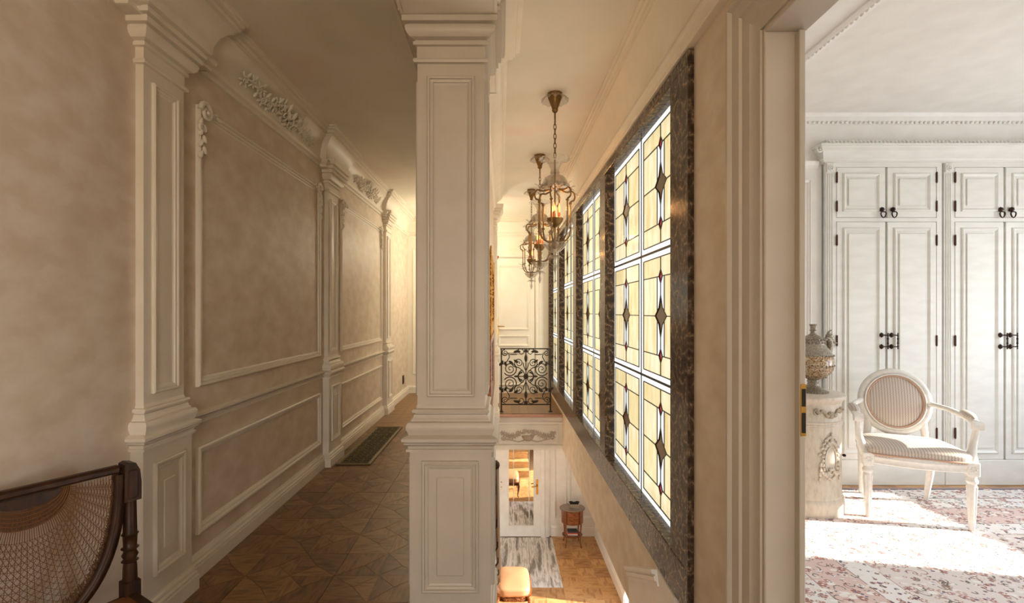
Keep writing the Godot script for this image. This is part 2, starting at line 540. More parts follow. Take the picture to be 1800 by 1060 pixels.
const XL := -1.495
const XM0 := -0.342
const XM1 := -0.1
const XR := 0.765
const XR2 := 0.885
const ZF := 7.7
const PIL := [1.946, 4.04, 6.08]
const FR := [Vector2(0, 0), Vector2(0, 0.01), Vector2(0.005, 0.0145), Vector2(0.011, 0.0135), Vector2(0.014, 0.007), Vector2(0.018, 0.0065), Vector2(0.018, 0.01), Vector2(0.025, 0.008), Vector2(0.027, 0.003), Vector2(0.034, 0)]
const CORNICE := [Vector2(0, 2.48), Vector2(0.012, 2.482), Vector2(0.012, 2.494), Vector2(0.005, 2.496), Vector2(0.009, 2.506), Vector2(0.025, 2.515), Vector2(0.032, 2.528), Vector2(0.032, 2.538), Vector2(0.01, 2.541), Vector2(0.012, 2.575), Vector2(0.022, 2.62), Vector2(0.04, 2.663), Vector2(0.066, 2.695), Vector2(0.092, 2.708), Vector2(0.084, 2.713), Vector2(0.084, 2.722), Vector2(0.104, 2.726), Vector2(0.107, 2.742), Vector2(0.1, 2.745), Vector2(0.1, 2.75), Vector2(0.118, 2.753), Vector2(0.118, 2.764), Vector2(0.132, 2.767), Vector2(0.132, 2.78)]
const BASEB := [Vector2(0.026, 0), Vector2(0.026, 0.062), Vector2(0.019, 0.065), Vector2(0.019, 0.071), Vector2(0.025, 0.073), Vector2(0.025, 0.079), Vector2(0.011, 0.084), Vector2(0.011, 0.09), Vector2(0.016, 0.094), Vector2(0.013, 0.102), Vector2(0.003, 0.105), Vector2(0.003, 0.111), Vector2(0, 0.118)]
const CHAIRRAIL := [Vector2(0, 0.748), Vector2(0.013, 0.75), Vector2(0.013, 0.758), Vector2(0.005, 0.76), Vector2(0.008, 0.769), Vector2(0.021, 0.777), Vector2(0.025, 0.784), Vector2(0.016, 0.786), Vector2(0.016, 0.79), Vector2(0.031, 0.792), Vector2(0.031, 0.8), Vector2(0, 0.805)]
const CAPITAL := [Vector2(0, 2.308), Vector2(0.013, 2.31), Vector2(0.016, 2.319), Vector2(0.013, 2.327), Vector2(0.002, 2.33), Vector2(0.002, 2.378), Vector2(0.015, 2.38), Vector2(0.015, 2.394), Vector2(0.008, 2.396), Vector2(0.008, 2.401), Vector2(0.027, 2.406), Vector2(0.04, 2.42), Vector2(0.044, 2.436), Vector2(0.042, 2.446), Vector2(0.034, 2.448), Vector2(0.034, 2.453), Vector2(0.054, 2.455), Vector2(0.054, 2.478), Vector2(0.046, 2.48), Vector2(0.046, 2.485), Vector2(0.066, 2.487), Vector2(0.068, 2.505), Vector2(0.06, 2.508), Vector2(0.06, 2.513), Vector2(0.08, 2.517), Vector2(0.086, 2.535), Vector2(0.086, 2.56), Vector2(0, 2.565)]
const SHAFTBASE := [Vector2(0.03, 0.8), Vector2(0.034, 0.812), Vector2(0.04, 0.825), Vector2(0.04, 0.84), Vector2(0.033, 0.852), Vector2(0.021, 0.855), Vector2(0.021, 0.86), Vector2(0.015, 0.867), Vector2(0.012, 0.88), Vector2(0.006, 0.882), Vector2(0.006, 0.886), Vector2(0.018, 0.888), Vector2(0.02, 0.895), Vector2(0.016, 0.902), Vector2(0.004, 0.904), Vector2(0.003, 0.91), Vector2(0, 0.918)]
const PEDCAP := [Vector2(0, 0.735), Vector2(0.013, 0.736), Vector2(0.013, 0.746), Vector2(0.005, 0.748), Vector2(0.008, 0.758), Vector2(0.02, 0.767), Vector2(0.022, 0.773), Vector2(0.016, 0.775), Vector2(0.016, 0.778), Vector2(0.029, 0.78), Vector2(0.029, 0.791), Vector2(0.02, 0.797), Vector2(0, 0.803)]
const PLINTH := [Vector2(0.022, 0), Vector2(0.022, 0.066), Vector2(0.016, 0.069), Vector2(0.016, 0.075), Vector2(0.02, 0.077), Vector2(0.02, 0.083), Vector2(0.008, 0.088), Vector2(0.008, 0.094), Vector2(0.012, 0.098), Vector2(0.009, 0.106), Vector2(0.002, 0.11), Vector2(0, 0.12)]

func surf(st: MB, f: Callable, nu: int, nv: int) -> void:
	var P: Array = []
	var N: Array = []
	var e := 1e-3
	for i in nu + 1:
		for j in nv + 1:
			var u := float(i) / nu
			var w := float(j) / nv
			P.append(f.call(u, w))
			var u0 := clampf(u, e, 1 - e)
			var w0 := clampf(w, e, 1 - e)
			var nn: Vector3 = (f.call(u0 + e, w0) - f.call(u0 - e, w0)).cross(f.call(u0, w0 + e) - f.call(u0, w0 - e))
			N.append(nn.normalized() if nn.length_squared() > 1e-20 else Vector3.UP)
	var s := nv + 1
	for i in nu:
		for j in nv:
			var a := i * s + j
			st.quadn(P[a], P[a + s], P[a + s + 1], P[a + 1], N[a], N[a + s], N[a + s + 1], N[a + 1])

func build_shell() -> void:
	# left wall, hall behind the camera, ceiling, floor slabs
	var w := place("wall_left", "beige mottled plaster wall with white mouldings along the corridor")
	slab("plaster", w, Vector3(-1.645, -0.44, -3.1), Vector3(XL, CEIL, 7.85), M.plaster)
	var b := place("wall_rear")
	slab("pier", b, Vector3(XL, 0, -3.1), Vector3(-0.25, CEIL, -3.0), M.plaster)
	slab("pier", b, Vector3(0.69, 0, -3.1), Vector3(XR, CEIL, -3.0), M.plaster)
	slab("lintel", b, Vector3(-0.25, 2.3, -3.1), Vector3(0.69, CEIL, -3.0), M.plaster)
	slab("breast", b, Vector3(-0.25, 0, -3.1), Vector3(0.69, 0.6, -3.0), M.plaster)
	var c := place("ceiling", "cream painted ceiling above corridor and stairwell")
	slab("panel", c, Vector3(-1.645, CEIL, -3.1), Vector3(XR2, 2.93, 7.85), M.ceiling)
	var f := place("floor", "oak parquet floor of the upper corridor")
	slab("corridor_slab", f, Vector3(-1.645, -0.44, -3.1), Vector3(XM1 - 0.012, -0.012, 7.85), M.joint)
	slab("hall_slab", f, Vector3(XM1 - 0.012, -0.44, -3.1), Vector3(XR2, -0.012, 1.75), M.joint)
	slab("landing_slab", f, Vector3(XM1 - 0.012, -0.38, 6.13), Vector3(XR, -0.012, 7.85), M.white)
	set_meta("floor_node", f)

func pilaster(parent: Node, wx: float, z0: float, z1: float) -> void:
	# white panelled pilaster on pedestal, standing off a wall that faces +x
	var pp := 0.052
	var sp := 0.033
	var ins := 0.028
	var ped := MB.new()
	ped.box(p(wx, 0, z1), p(wx + pp, 0.74, z0))
	ped.frame(p(wx + pp, 0.2, z0 + 0.055), p(0, 0, z1 - z0 - 0.11), Vector3(0, 0.47, 0), Vector3.RIGHT, FR)
	ped.box(p(wx + pp, 0.29, z1 - 0.115), p(wx + pp + 0.006, 0.58, z0 + 0.115), 0.004)
	obj("pedestal", ped, M.paint, parent)
	var sh := MB.new()
	sh.box(p(wx, 0.8, z1 - ins), p(wx + sp, 2.56, z0 + ins))
	sh.frame(p(wx + sp, 0.955, z0 + ins + 0.045), p(0, 0, z1 - z0 - 2 * ins - 0.09), Vector3(0, 1.3, 0), Vector3.RIGHT, FR)
	obj("shaft", sh, M.paint, parent)
	var around := func(a: float, e: float) -> Array:
		return [p(wx, 0, z0 + e), p(wx + a, 0, z0 + e), p(wx + a, 0, z1 - e), p(wx, 0, z1 - e)]
	var q := MB.new()
	q.sweep(around.call(sp, ins), false, Vector3.UP, SHAFTBASE)
	obj("shaft_base", q, M.paint, parent)
	q = MB.new()
	q.sweep(around.call(pp, 0.0), false, Vector3.UP, PEDCAP)
	obj("pedestal_cap", q, M.paint, parent)
	q = MB.new()
	q.sweep(around.call(pp, 0.0), false, Vector3.UP, PLINTH)
	obj("plinth", q, M.paint, parent)
	q = MB.new()
	q.sweep(around.call(sp, ins), false, Vector3.UP, CAPITAL)
	obj("capital", q, M.paint, parent)

func petal(st: MB, c: Vector3, d: Vector3, face: Vector3, l: float, w: float, h: float) -> void:
	var s := d.cross(face).normalized()
	st.ball(c + d * l * 0.5, Vector3(l * 0.5, h, w), Basis(d, face, s), 4, 7)

func acanthus(st: MB, c: Vector3, u: Vector3, w: Vector3, face: Vector3, s: float, r: RandomNumberGenerator) -> void:
	# a sprig of plaster foliage: one scroll with a few rounded leaves
	st.curl(c + face * s * 0.05, u, w, s * 0.4, 1.3, r.randf() * TAU, s * 0.085, 1.0 if r.randf() > 0.5 else -1.0, 0.15, 5)
	for k in 6:
		var an := TAU * (k + r.randf() * 0.6) / 6.0
		var d := u * cos(an) + w * sin(an)
		petal(st, c + d * s * 0.25, d, face, s * r.randf_range(0.5, 0.8), s * 0.12, s * 0.13)

func corner_sprig(st: MB, c: Vector3, along: Vector3) -> void:
	# scrolled corner ornament on the left wall: down the upright and along the top bar
	var up := Vector3.UP
	var f := Vector3.RIGHT
	st.curl(c + f * 0.014 + along * 0.034 - up * 0.012, along, up, 0.046, 1.5, PI, 0.014, -1.0, 0.15, 7)
	st.curl(c + f * 0.012 - up * 0.1, along, up, 0.02, 1.2, PI * 0.5, 0.01, 1.0, 0.2, 6)
	for k in 7:
		petal(st, c + f * 0.01 + along * (0.004 + 0.008 * (k % 2)) - up * (0.045 + k * 0.027), (-up + along * (0.45 if k % 2 else -0.45)).normalized(), f, 0.05, 0.011, 0.013)
	for k in 3:
		petal(st, c + f * 0.01 + along * (0.06 + k * 0.03), (along + up * (0.3 if k % 2 else -0.3)).normalized(), f, 0.05, 0.01, 0.012)

func build_corridor_wall() -> void:
	var w := get_node("wall_left")
	for i in 3:
		var t := place("trim_%d" % (i + 1), "white panelled pilaster on the plaster corridor wall")
		pilaster(t, XL, PIL[i], PIL[i] + 0.305)
	# crown cornice with breaks over the pilasters
	var path := [p(XL, 0, -3.0)]
	for z in PIL:
		path += [p(XL, 0, z - 0.08), p(XL + 0.05, 0, z - 0.08), p(XL + 0.05, 0, z + 0.43), p(XL, 0, z + 0.43)]
	path.append(p(XL, 0, ZF))
	var st := MB.new()
	st.sweep(path, false, Vector3.UP, CORNICE)
	obj("cornice", st, M.paint, w)
	for z in PIL: slab("cornice_block", w, Vector3(XL, 2.481, z - 0.079), Vector3(XL + 0.051, CEIL, z + 0.429), M.paint)
	var spans := [[-3.0, PIL[0]], [PIL[0] + 0.305, PIL[1]], [PIL[1] + 0.305, PIL[2]], [PIL[2] + 0.305, ZF]]
	for k in 4:
		var s: Array = spans[k]
		st = MB.new()
		st.sweep([p(XL, 0, s[0]), p(XL, 0, s[1])], false, Vector3.UP, BASEB)
		var bb := obj("baseboard_left", st, M.paint)
		bb.set_meta("kind", "structure")
		if k == 1 or k == 2:
			st = MB.new()
			st.sweep([p(XL, 0, s[0]), p(XL, 0, s[1])], false, Vector3.UP, CHAIRRAIL)
			obj("chair_rail", st, M.paint, w)
	# raised panel mouldings
	var wide := [Vector2(0, 0), Vector2(0, 0.015), Vector2(0.007, 0.021), Vector2(0.016, 0.02), Vector2(0.021, 0.011), Vector2(0.026, 0.01), Vector2(0.026, 0.014), Vector2(0.034, 0.012), Vector2(0.037, 0.004), Vector2(0.046, 0)]
	for bay in [[2.36, 3.96], [4.47, 5.98]]:
		for h in [[0.93, 2.31], [0.207, 0.635]]:
			st = MB.new()
			st.frame(p(XL, h[0], bay[0]), p(0, 0, bay[1] - bay[0]), Vector3(0, h[1] - h[0], 0), Vector3.RIGHT, wide)
			obj("panel_moulding", st, M.paint, w)
		for e in 2:
			st = MB.new()
			corner_sprig(st, p(XL + 0.01, 2.3, bay[e] + (0.015 if e == 0 else -0.015)), Vector3(0, 0, -1.0 if e == 0 else 1.0))
			obj("corner_ornament", st, M.paint, w)
	# plaster foliage in the cove
	var r := RandomNumberGenerator.new()
	r.seed = 11
	for bay in [[2.75, 3.75], [4.85, 5.75]]:
		st = MB.new()
		var n := 15
		for k in n:
			var t := k / float(n - 1)
			var a := absf(t - 0.5) * 2.0
			var s := lerpf(0.1, 0.055, a) * r.randf_range(0.8, 1.15)
			var h := 2.615 + 0.03 * sin(t * 19.0) * (1.0 - 0.4 * a)
			var out := 0.034 if h < 2.62 else 0.05
			var face := Vector3(0.8, -0.6, 0).normalized()
			acanthus(st, p(XL + out, h, lerpf(bay[0], bay[1], t)), Vector3(0, 0, -1), face.cross(Vector3(0, 0, -1)), face, s, r)
		obj("cove_relief", st, M.paint, w)
	# socket plate near the end of the corridor
	var so := MB.new()
	so.box(p(XL, 0.2, 7.36), p(XL + 0.012, 0.33, 7.27), 0.003)
	so.box(p(XL + 0.012, 0.225, 7.345), p(XL + 0.016, 0.305, 7.285), 0.002)
	tag(obj("power_socket", so, M.hinge), "dark brown power socket plate low on the corridor wall", "socket")

func build_column() -> void:
	var t := thing("column", "white panelled square column on pedestal between corridor and stairwell", "column", p(-0.207, 0, 2.11))
	var hp := 0.1635
	var hs := 0.137
	var st := MB.new()
	st.box(Vector3(-hp, 0, -hp), Vector3(hp, 0.74, hp))
	for k in 4:
		st.x = Transform3D(Basis(Vector3.UP, k * PI / 2), Vector3.ZERO)
		st.frame(Vector3(-0.115, 0.17, hp), Vector3(0.23, 0, 0), Vector3(0, 0.528, 0), Vector3(0, 0, 1), FR)
	obj("pedestal", st, M.greige, t)  # same paint as the pilasters, its dimmer light put into a darker colour
	for k in 4:
		st = MB.new()
		st.x = Transform3D(Basis(Vector3.UP, k * PI / 2), Vector3.ZERO)
		st.box(Vector3(-0.056, 0.235, hp - 0.002), Vector3(0.056, 0.632, hp + 0.007), 0.005)
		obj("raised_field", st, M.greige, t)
	st = MB.new()
	st.box(Vector3(-hs, 0.8, -hs), Vector3(hs, 2.56, hs))
	for k in 4:
		st.x = Transform3D(Basis(Vector3.UP, k * PI / 2), Vector3.ZERO)
		st.frame(Vector3(-0.098, 0.951, hs), Vector3(0.196, 0, 0), Vector3(0, 1.305, 0), Vector3(0, 0, 1), FR)
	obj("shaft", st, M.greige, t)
	var sq := func(h: float) -> Array:
		return [Vector3(-h, 0, h), Vector3(h, 0, h), Vector3(h, 0, -h), Vector3(-h, 0, -h)]
	for e in [["plinth", hp, PLINTH], ["pedestal_cap", hp, PEDCAP], ["shaft_base", hs, SHAFTBASE], ["capital", hs, CAPITAL]]:
		st = MB.new()
		st.sweep(sq.call(e[1]), true, Vector3.UP, e[2])
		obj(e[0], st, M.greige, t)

func build_middle_wall() -> void:
	var w := place("wall_middle", "plaster wall between corridor and stairwell")
	slab("plaster", w, Vector3(XM0, LOW, 2.285), Vector3(XM1, CEIL, 6.05), M.plaster)
	slab("beam", w, Vector3(-0.3, 2.565, -3.0), Vector3(-0.11, CEIL, 2.285), M.paint)
	# crown round the beam and the wall: corridor side, far end, stairwell side, with a break over the column
	var prof := CORNICE
	var st := MB.new()
	st.sweep([p(-0.3, 0, -3.0), p(-0.3, 0, 1.8), p(-0.39, 0, 1.8), p(-0.39, 0, 2.62), p(XM0, 0, 2.62), p(XM0, 0, 6.05), p(XM1, 0, 6.05), p(XM1, 0, 2.62), p(-0.03, 0, 2.62), p(-0.03, 0, 1.8), p(-0.11, 0, 1.8), p(-0.11, 0, -3.0)], false, Vector3.UP, flip_side(prof), false)
	obj("cornice", st, M.paint, w)
	slab("column_block", w, Vector3(-0.39, 2.482, 1.8), Vector3(-0.03, CEIL, 2.62), M.paint)
	# pilaster at the landing end, stairwell side, and its twin in the corridor
	var t := place("trim_4", "white pilaster at the landing end of the stairwell wall")
	pilaster(t, XM1, 5.72, 6.03)
	st = MB.new()
	st.sweep([p(XM0, 0, 6.05), p(XM0, 0, 2.285)], false, Vector3.UP, BASEB)
	var bb := obj("baseboard_middle", st, M.paint)
	bb.set_meta("kind", "structure")

func flip_side(prof: Array) -> Array:
	var o: Array = []
	for q in prof: o.append(Vector2(-q.x, q.y))
	return o

func build_window_wall() -> void:
	var w := place("wall_right", "plaster wall carrying the stained glass windows")
	slab("plaster", w, Vector3(XR, -0.44, -3.1), Vector3(XR2, CEIL, 0.45), M.plaster)
	slab("plaster", w, Vector3(XR, 2.12, 0.45), Vector3(XR2, CEIL, 1.41), M.plaster)
	slab("plaster", w, Vector3(XR, -0.44, 1.41), Vector3(XR2, CEIL, 1.924), M.plaster)
	slab("plaster", w, Vector3(XR, -0.44, 1.924), Vector3(XR2, 0.08, 7.85), M.plaster)
	slab("plaster", w, Vector3(XR, 2.345, 1.924), Vector3(XR2, CEIL, 7.85), M.plaster)
	slab("backing", w, Vector3(0.86, 0.08, 1.924), Vector3(XR2, 2.345, 7.85), M.white)
	slab("threshold_base", w, Vector3(XR, -0.44, 0.45), Vector3(XR2, -0.012, 1.41), M.joint)
	# crown above the marble
	var crown := [Vector2(0, 2.348), Vector2(0.032, 2.348), Vector2(0.036, 2.352), Vector2(0.036, 2.366), Vector2(0.05, 2.376), Vector2(0.056, 2.392), Vector2(0.052, 2.412), Vector2(0.036, 2.43), Vector2(0.014, 2.436), Vector2(0.012, 2.452), Vector2(0.026, 2.456), Vector2(0.026, 2.472), Vector2(0.006, 2.476), Vector2(0.006, 2.53), Vector2(0.012, 2.6), Vector2(0.026, 2.665), Vector2(0.046, 2.7), Vector2(0.066, 2.715), Vector2(0.066, 2.728), Vector2(0.08, 2.73), Vector2(0.083, 2.746), Vector2(0.095, 2.75), Vector2(0.095, 2.766), Vector2(0.112, 2.768), Vector2(0.112, 2.78)]
	var st := MB.new()
	st.sweep([p(XR, 0, ZF), p(XR, 0, -3.0)], false, Vector3.UP, crown)
	obj("crown", st, M.paint, w)
	# dark marble surround
	var m := place("trim_5", "dark brown veined marble window surround")
	var wins := [[2.13, 3.47], [3.655, 4.83], [5.04, 6.25], [6.43, 7.6]]
	var y0 := 0.26
	var y1 := 2.29
	slab("apron", m, Vector3(0.74, 0.08, 1.924), Vector3(0.86, y0, ZF), M.marble, 0.004)
	slab("header", m, Vector3(0.74, y1, 1.924), Vector3(0.86, 2.345, ZF), M.marble, 0.004)
	var edges := [1.924]
	for q in wins: edges += q
	edges.append(ZF)
	for k in range(0, edges.size(), 2):
		slab("pier", m, Vector3(0.741, y0, edges[k]), Vector3(0.86, y1, edges[k + 1]), M.marble, 0.003)
	for k in 4:
		window(k + 1, wins[k][0], wins[k][1], y0, y1)
		area("window_light", Vector3(0.73, 1.27, -(wins[k][0] + wins[k][1]) / 2), Vector3(-1, 1.27, -(wins[k][0] + wins[k][1]) / 2), Vector2(1.15, 1.95), 0.5, Color(1.0, 0.97, 0.95))

func window(idx: int, z0: float, z1: float, y0: float, y1: float) -> void:
	var w := place("window_%d" % idx, "stained glass window of yellow panes with brown diamonds and red lozenges")
	var W := z1 - z0
	var H := y1 - y0
	var bo := 0.035    # pale border strip
	var cv := 0.046    # half of the pale strip between the columns
	var ch := 0.035     # half of the pale strip between the rows
	var cw := (W - 2 * bo - 2 * cv) / 2.0
	var chh := (H - 2 * bo - 4 * ch) / 3.0
	var hw := cw / 2.0
	var hh := chh / 2.0
	var X := 0.816
	var U := Vector3(0, 0, -1)
	var V := Vector3.UP
	var flat := func(pts: Array) -> ArrayMesh:
		var st := MB.new()
		st.poly(PackedVector2Array(pts), Vector3.ZERO, U, V, -0.006)
		return st.mesh()
	var D := 0.088
	var E := 0.11
	var r := 0.203
	var shapes: Array = []
	shapes.append(["diamond_pane", flat.call([Vector2(0, E), Vector2(-0.027, 0.043), Vector2(-D, 0), Vector2(-0.027, -0.043), Vector2(0, -E), Vector2(0.027, -0.043), Vector2(D, 0), Vector2(0.027, 0.043)]), M.brown_pane])
	for sy in [1.0, -1.0]:
		shapes.append(["lozenge_pane", flat.call([Vector2(0, sy * (r + 0.036)), Vector2(-0.028, sy * r), Vector2(0, sy * (r - 0.036)), Vector2(0.028, sy * r)]), M.red_pane])
		for sx in [1.0, -1.0]:
			var q := func(a: Array) -> Array:
				var o: Array = []
				for e in a: o.append(Vector2(e[0] * sx, e[1] * sy))
				return o
			shapes.append(["pale_pane", flat.call(q.call([[0, E], [0, r - 0.036], [0.028, r], [0.054, r], [0.054, 0.024], [0.027, 0.043]])), M.pale])
			shapes.append(["yellow_pane", flat.call(q.call([[0.054, r], [hw, r], [hw, 0], [D, 0], [0.054, 0.024]])), M.yellow[rng.randi() % 3]])
			shapes.append(["yellow_pane", flat.call(q.call([[0, r + 0.036], [0, hh], [hw, hh], [hw, r], [0.028, r]])), M.yellow[rng.randi() % 3]])
	var lead := MB.new()
	var bar := func(a: Vector2, b: Vector2, t: float) -> void:
		var d := (b - a).normalized().orthogonal() * t
		lead.poly(PackedVector2Array([a + d, b + d, b - d, a - d]), p(X - 0.005, y0, z0), U, V, -0.005)
	for cx in 2:
		for cy in 3:
			var c := Vector2(bo + hw + cx * (cw + 2 * cv), bo + hh + cy * (chh + 2 * ch))
			for s in shapes:
				put(s[0], s[1], s[2], w).position = p(X, y0 + c.y, z0 + c.x)
			for sy in [1.0, -1.0]:
				bar.call(c + Vector2(-hw, sy * r), c + Vector2(-0.028, sy * r), 0.0025)
				bar.call(c + Vector2(hw, sy * r), c + Vector2(0.028, sy * r), 0.0025)
				bar.call(c + Vector2(0, sy * (r + 0.036)), c + Vector2(0, sy * hh), 0.0025)
				bar.call(c + Vector2(0, sy * (r - 0.036)), c + Vector2(0, sy * E), 0.0025)
				for sx in [1.0, -1.0]:
					bar.call(c + Vector2(sx * 0.054, sy * r), c + Vector2(sx * 0.054, sy * 0.024), 0.002)
					bar.call(c + Vector2(0, sy * E), c + Vector2(sx * 0.027, sy * 0.043), 0.002)
					bar.call(c + Vector2(sx * 0.027, sy * 0.043), c + Vector2(sx * D, 0), 0.002)
					bar.call(c + Vector2(0, sy * (r + 0.036)), c + Vector2(sx * 0.028, sy * r), 0.002)
					bar.call(c + Vector2(0, sy * (r - 0.036)), c + Vector2(sx * 0.028, sy * r), 0.002)
			for sx in [1.0, -1.0]:
				bar.call(c + Vector2(sx * D, 0), c + Vector2(sx * hw, 0), 0.0025)
				bar.call(c + Vector2(sx * hw, -hh), c + Vector2(sx * hw, hh), 0.0025)
			for sy in [1.0, -1.0]:
				bar.call(c + Vector2(-hw, sy * hh), c + Vector2(hw, sy * hh), 0.0025)
	# pale strips
	var strips: Array = []
	strips.append([0.0, 0.0, bo, H]); strips.append([W - bo, 0.0, bo, H])
	for cx in 2:
		var a := bo + cx * (cw + 2 * cv)
		strips.append([a, 0.0, cw, bo]); strips.append([a, H - bo, cw, bo])
		for cy in 2:
			var b := bo + chh + cy * (chh + 2 * ch)
			strips.append([a, b, cw, ch]); strips.append([a, b + ch, cw, ch])
	strips.append([W / 2 - cv, 0.0, cv, H]); strips.append([W / 2, 0.0, cv, H])
	for s in strips:
		put("border_pane", flat.call([Vector2(0, 0), Vector2(s[2], 0), Vector2(s[2], s[3]), Vector2(0, s[3])]), M.pale, w).position = p(X, y0 + s[1], z0 + s[0])
	bar.call(Vector2(W / 2, 0), Vector2(W / 2, H), 0.004)
	for cy in 2:
		var b := bo + chh + cy * (chh + 2 * ch) + ch
		bar.call(Vector2(0, b), Vector2(W, b), 0.006)
	obj("lead_came", lead, M.lead, w)

func panel_leaf(st: MB, o: Vector3, u: Vector3, face: Vector3, rects: Array, prof := FR) -> void:
	for q in rects:
		st.frame(o + u * q[0] + Vector3.UP * q[1], u * (q[2] - q[0]), Vector3.UP * (q[3] - q[1]), face, prof)

func build_far_wall() -> void:
	var w := place("wall_far", "cream end wall of the corridor and landing")
	slab("plaster", w, Vector3(-1.645, -0.44, ZF), Vector3(XR2, CEIL, 7.85), M.cream)
	var st := MB.new()
	st.sweep([p(XL, 0, ZF), p(XR, 0, ZF)], false, Vector3.UP, CORNICE)
	obj("cornice", st, M.cream, w)
	st = MB.new()
	st.sweep([p(XL, 0, ZF), p(-0.3, 0, ZF)], false, Vector3.UP, BASEB)
	obj("baseboard_far", st, M.cream).set_meta("kind", "structure")
	st = MB.new()
	st.frame(p(-1.42, 0.3, ZF), Vector3(0.9, 0, 0), Vector3(0, 2.0, 0), Vector3(0, 0, 1), FR)
	obj("panel_moulding", st, M.cream, w)
	# panelled door on the landing
	var d := place("door_1", "cream panelled door with gilt handle at the end of the landing")
	var zf := ZF - 0.03
	st = MB.new()
	st.box(p(-0.15, 0, ZF), p(0.52, 2.14, zf), 0.003)
	obj("leaf", st, M.cream, d)
	var deep := [Vector2(0, 0), Vector2(0.004, 0.012), Vector2(0.012, 0.018), Vector2(0.028, 0.012), Vector2(0.034, 0.004), Vector2(0.045, 0)]
	for q in [[-0.06, 0.12, 0.44, 0.66], [-0.06, 0.74, 0.44, 0.92], [-0.06, 1.0, 0.44, 2.03]]:
		st = MB.new()
		st.frame(p(q[0], q[1], zf), Vector3(q[2] - q[0], 0, 0), Vector3(0, q[3] - q[1], 0), Vector3(0, 0, 1), deep)
		obj("panel_moulding", st, M.cream, d)
	st = MB.new()
	var cas := [Vector2(0, 0), Vector2(0, 0.035), Vector2(0.02, 0.05), Vector2(0.05, 0.05), Vector2(0.06, 0.04), Vector2(0.1, 0.035), Vector2(0.115, 0.025), Vector2(0.13, 0.02), Vector2(0.13, 0)]
	st.sweep([p(-0.16, 0, ZF), p(-0.16, 2.15, ZF), p(0.53, 2.15, ZF), p(0.53, 0, ZF)], false, Vector3(0, 0, 1), flip_side(cas))
	obj("casing", st, M.cream, d)
	st = MB.new()
	st.x = Transform3D(Basis(), p(-0.068, 1.03, zf))
	var pl := PackedVector2Array()
	for k in 24:
		var t := TAU * k / 24
		pl.append(Vector2(0.022 * cos(t) * (1.0 + 0.2 * cos(6 * t)), 0.17 * sin(t)))
	st.poly(pl, Vector3.ZERO, Vector3.RIGHT, Vector3.UP, 0.01)
	st.tube([Vector3(0, 0.03, 0), Vector3(0, 0.03, 0.05), Vector3(0.03, 0.032, 0.06), Vector3(0.11, 0.03, 0.06)], [0.009, 0.009, 0.01, 0.007], 8)
	obj("handle", st, M.brass, d)

func build_doorway() -> void:
	# casing and jamb of the opening into the bright room
	var d := place("door_2", "greige moulded door casing with brass strike plates")
	var cas := [Vector2(0, 0), Vector2(0, 0.03), Vector2(0.012, 0.042), Vector2(0.03, 0.045), Vector2(0.04, 0.034), Vector2(0.075, 0.03), Vector2(0.08, 0.022), Vector2(0.12, 0.02), Vector2(0.128, 0.014), Vector2(0.15, 0.012), Vector2(0.165, 0.012), Vector2(0.165, 0)]
	var r: Array = []
	for q in cas: r.append(Vector2(-(0.165 - q.x), q.y))
	var st := MB.new()
	st.sweep([p(XR, 0, 1.41), p(XR, 2.12, 1.41), p(XR, 2.12, 0.45), p(XR, 0, 0.45)], false, Vector3.LEFT, r)
	obj("casing", st, M.greige, d)
	for e in [[1.395, 1.425], [0.435, 0.465]]:
		slab("jamb", d, Vector3(XR - 0.006, 0, e[0]), Vector3(XR2 - 0.009, 2.12, e[1]), M.greige, 0.003)
	slab("head_lining", d, Vector3(XR - 0.006, 2.105, 0.465), Vector3(XR2 - 0.009, 2.135, 1.395), M.greige, 0.003)
	# rebate stop with strike plates on the room side
	slab("door_stop", d, Vector3(XR2 - 0.04, 0, 1.372), Vector3(XR2 - 0.023, 2.1, 1.397), M.greige, 0.002)
	st = MB.new()
	st.box(p(XR2 - 0.038, 0.945, 1.374), p(XR2 - 0.0225, 1.093, 1.369), 0.001)
	obj("strike_plate", st, M.brass, d)
	for h in [[0.955, 1.012], [1.03, 1.08]]:
		st = MB.new()
		st.box(p(XR2 - 0.035, h[0], 1.372), p(XR2 - 0.025, h[1], 1.3675))
		obj("latch_slot", st, M.black, d)
	st = MB.new()
	st.sweep([p(XR, 0, 1.924), p(XR, 0, 1.58)], false, Vector3.UP, BASEB)
	obj("baseboard_right", st, M.paint).set_meta("kind", "structure")

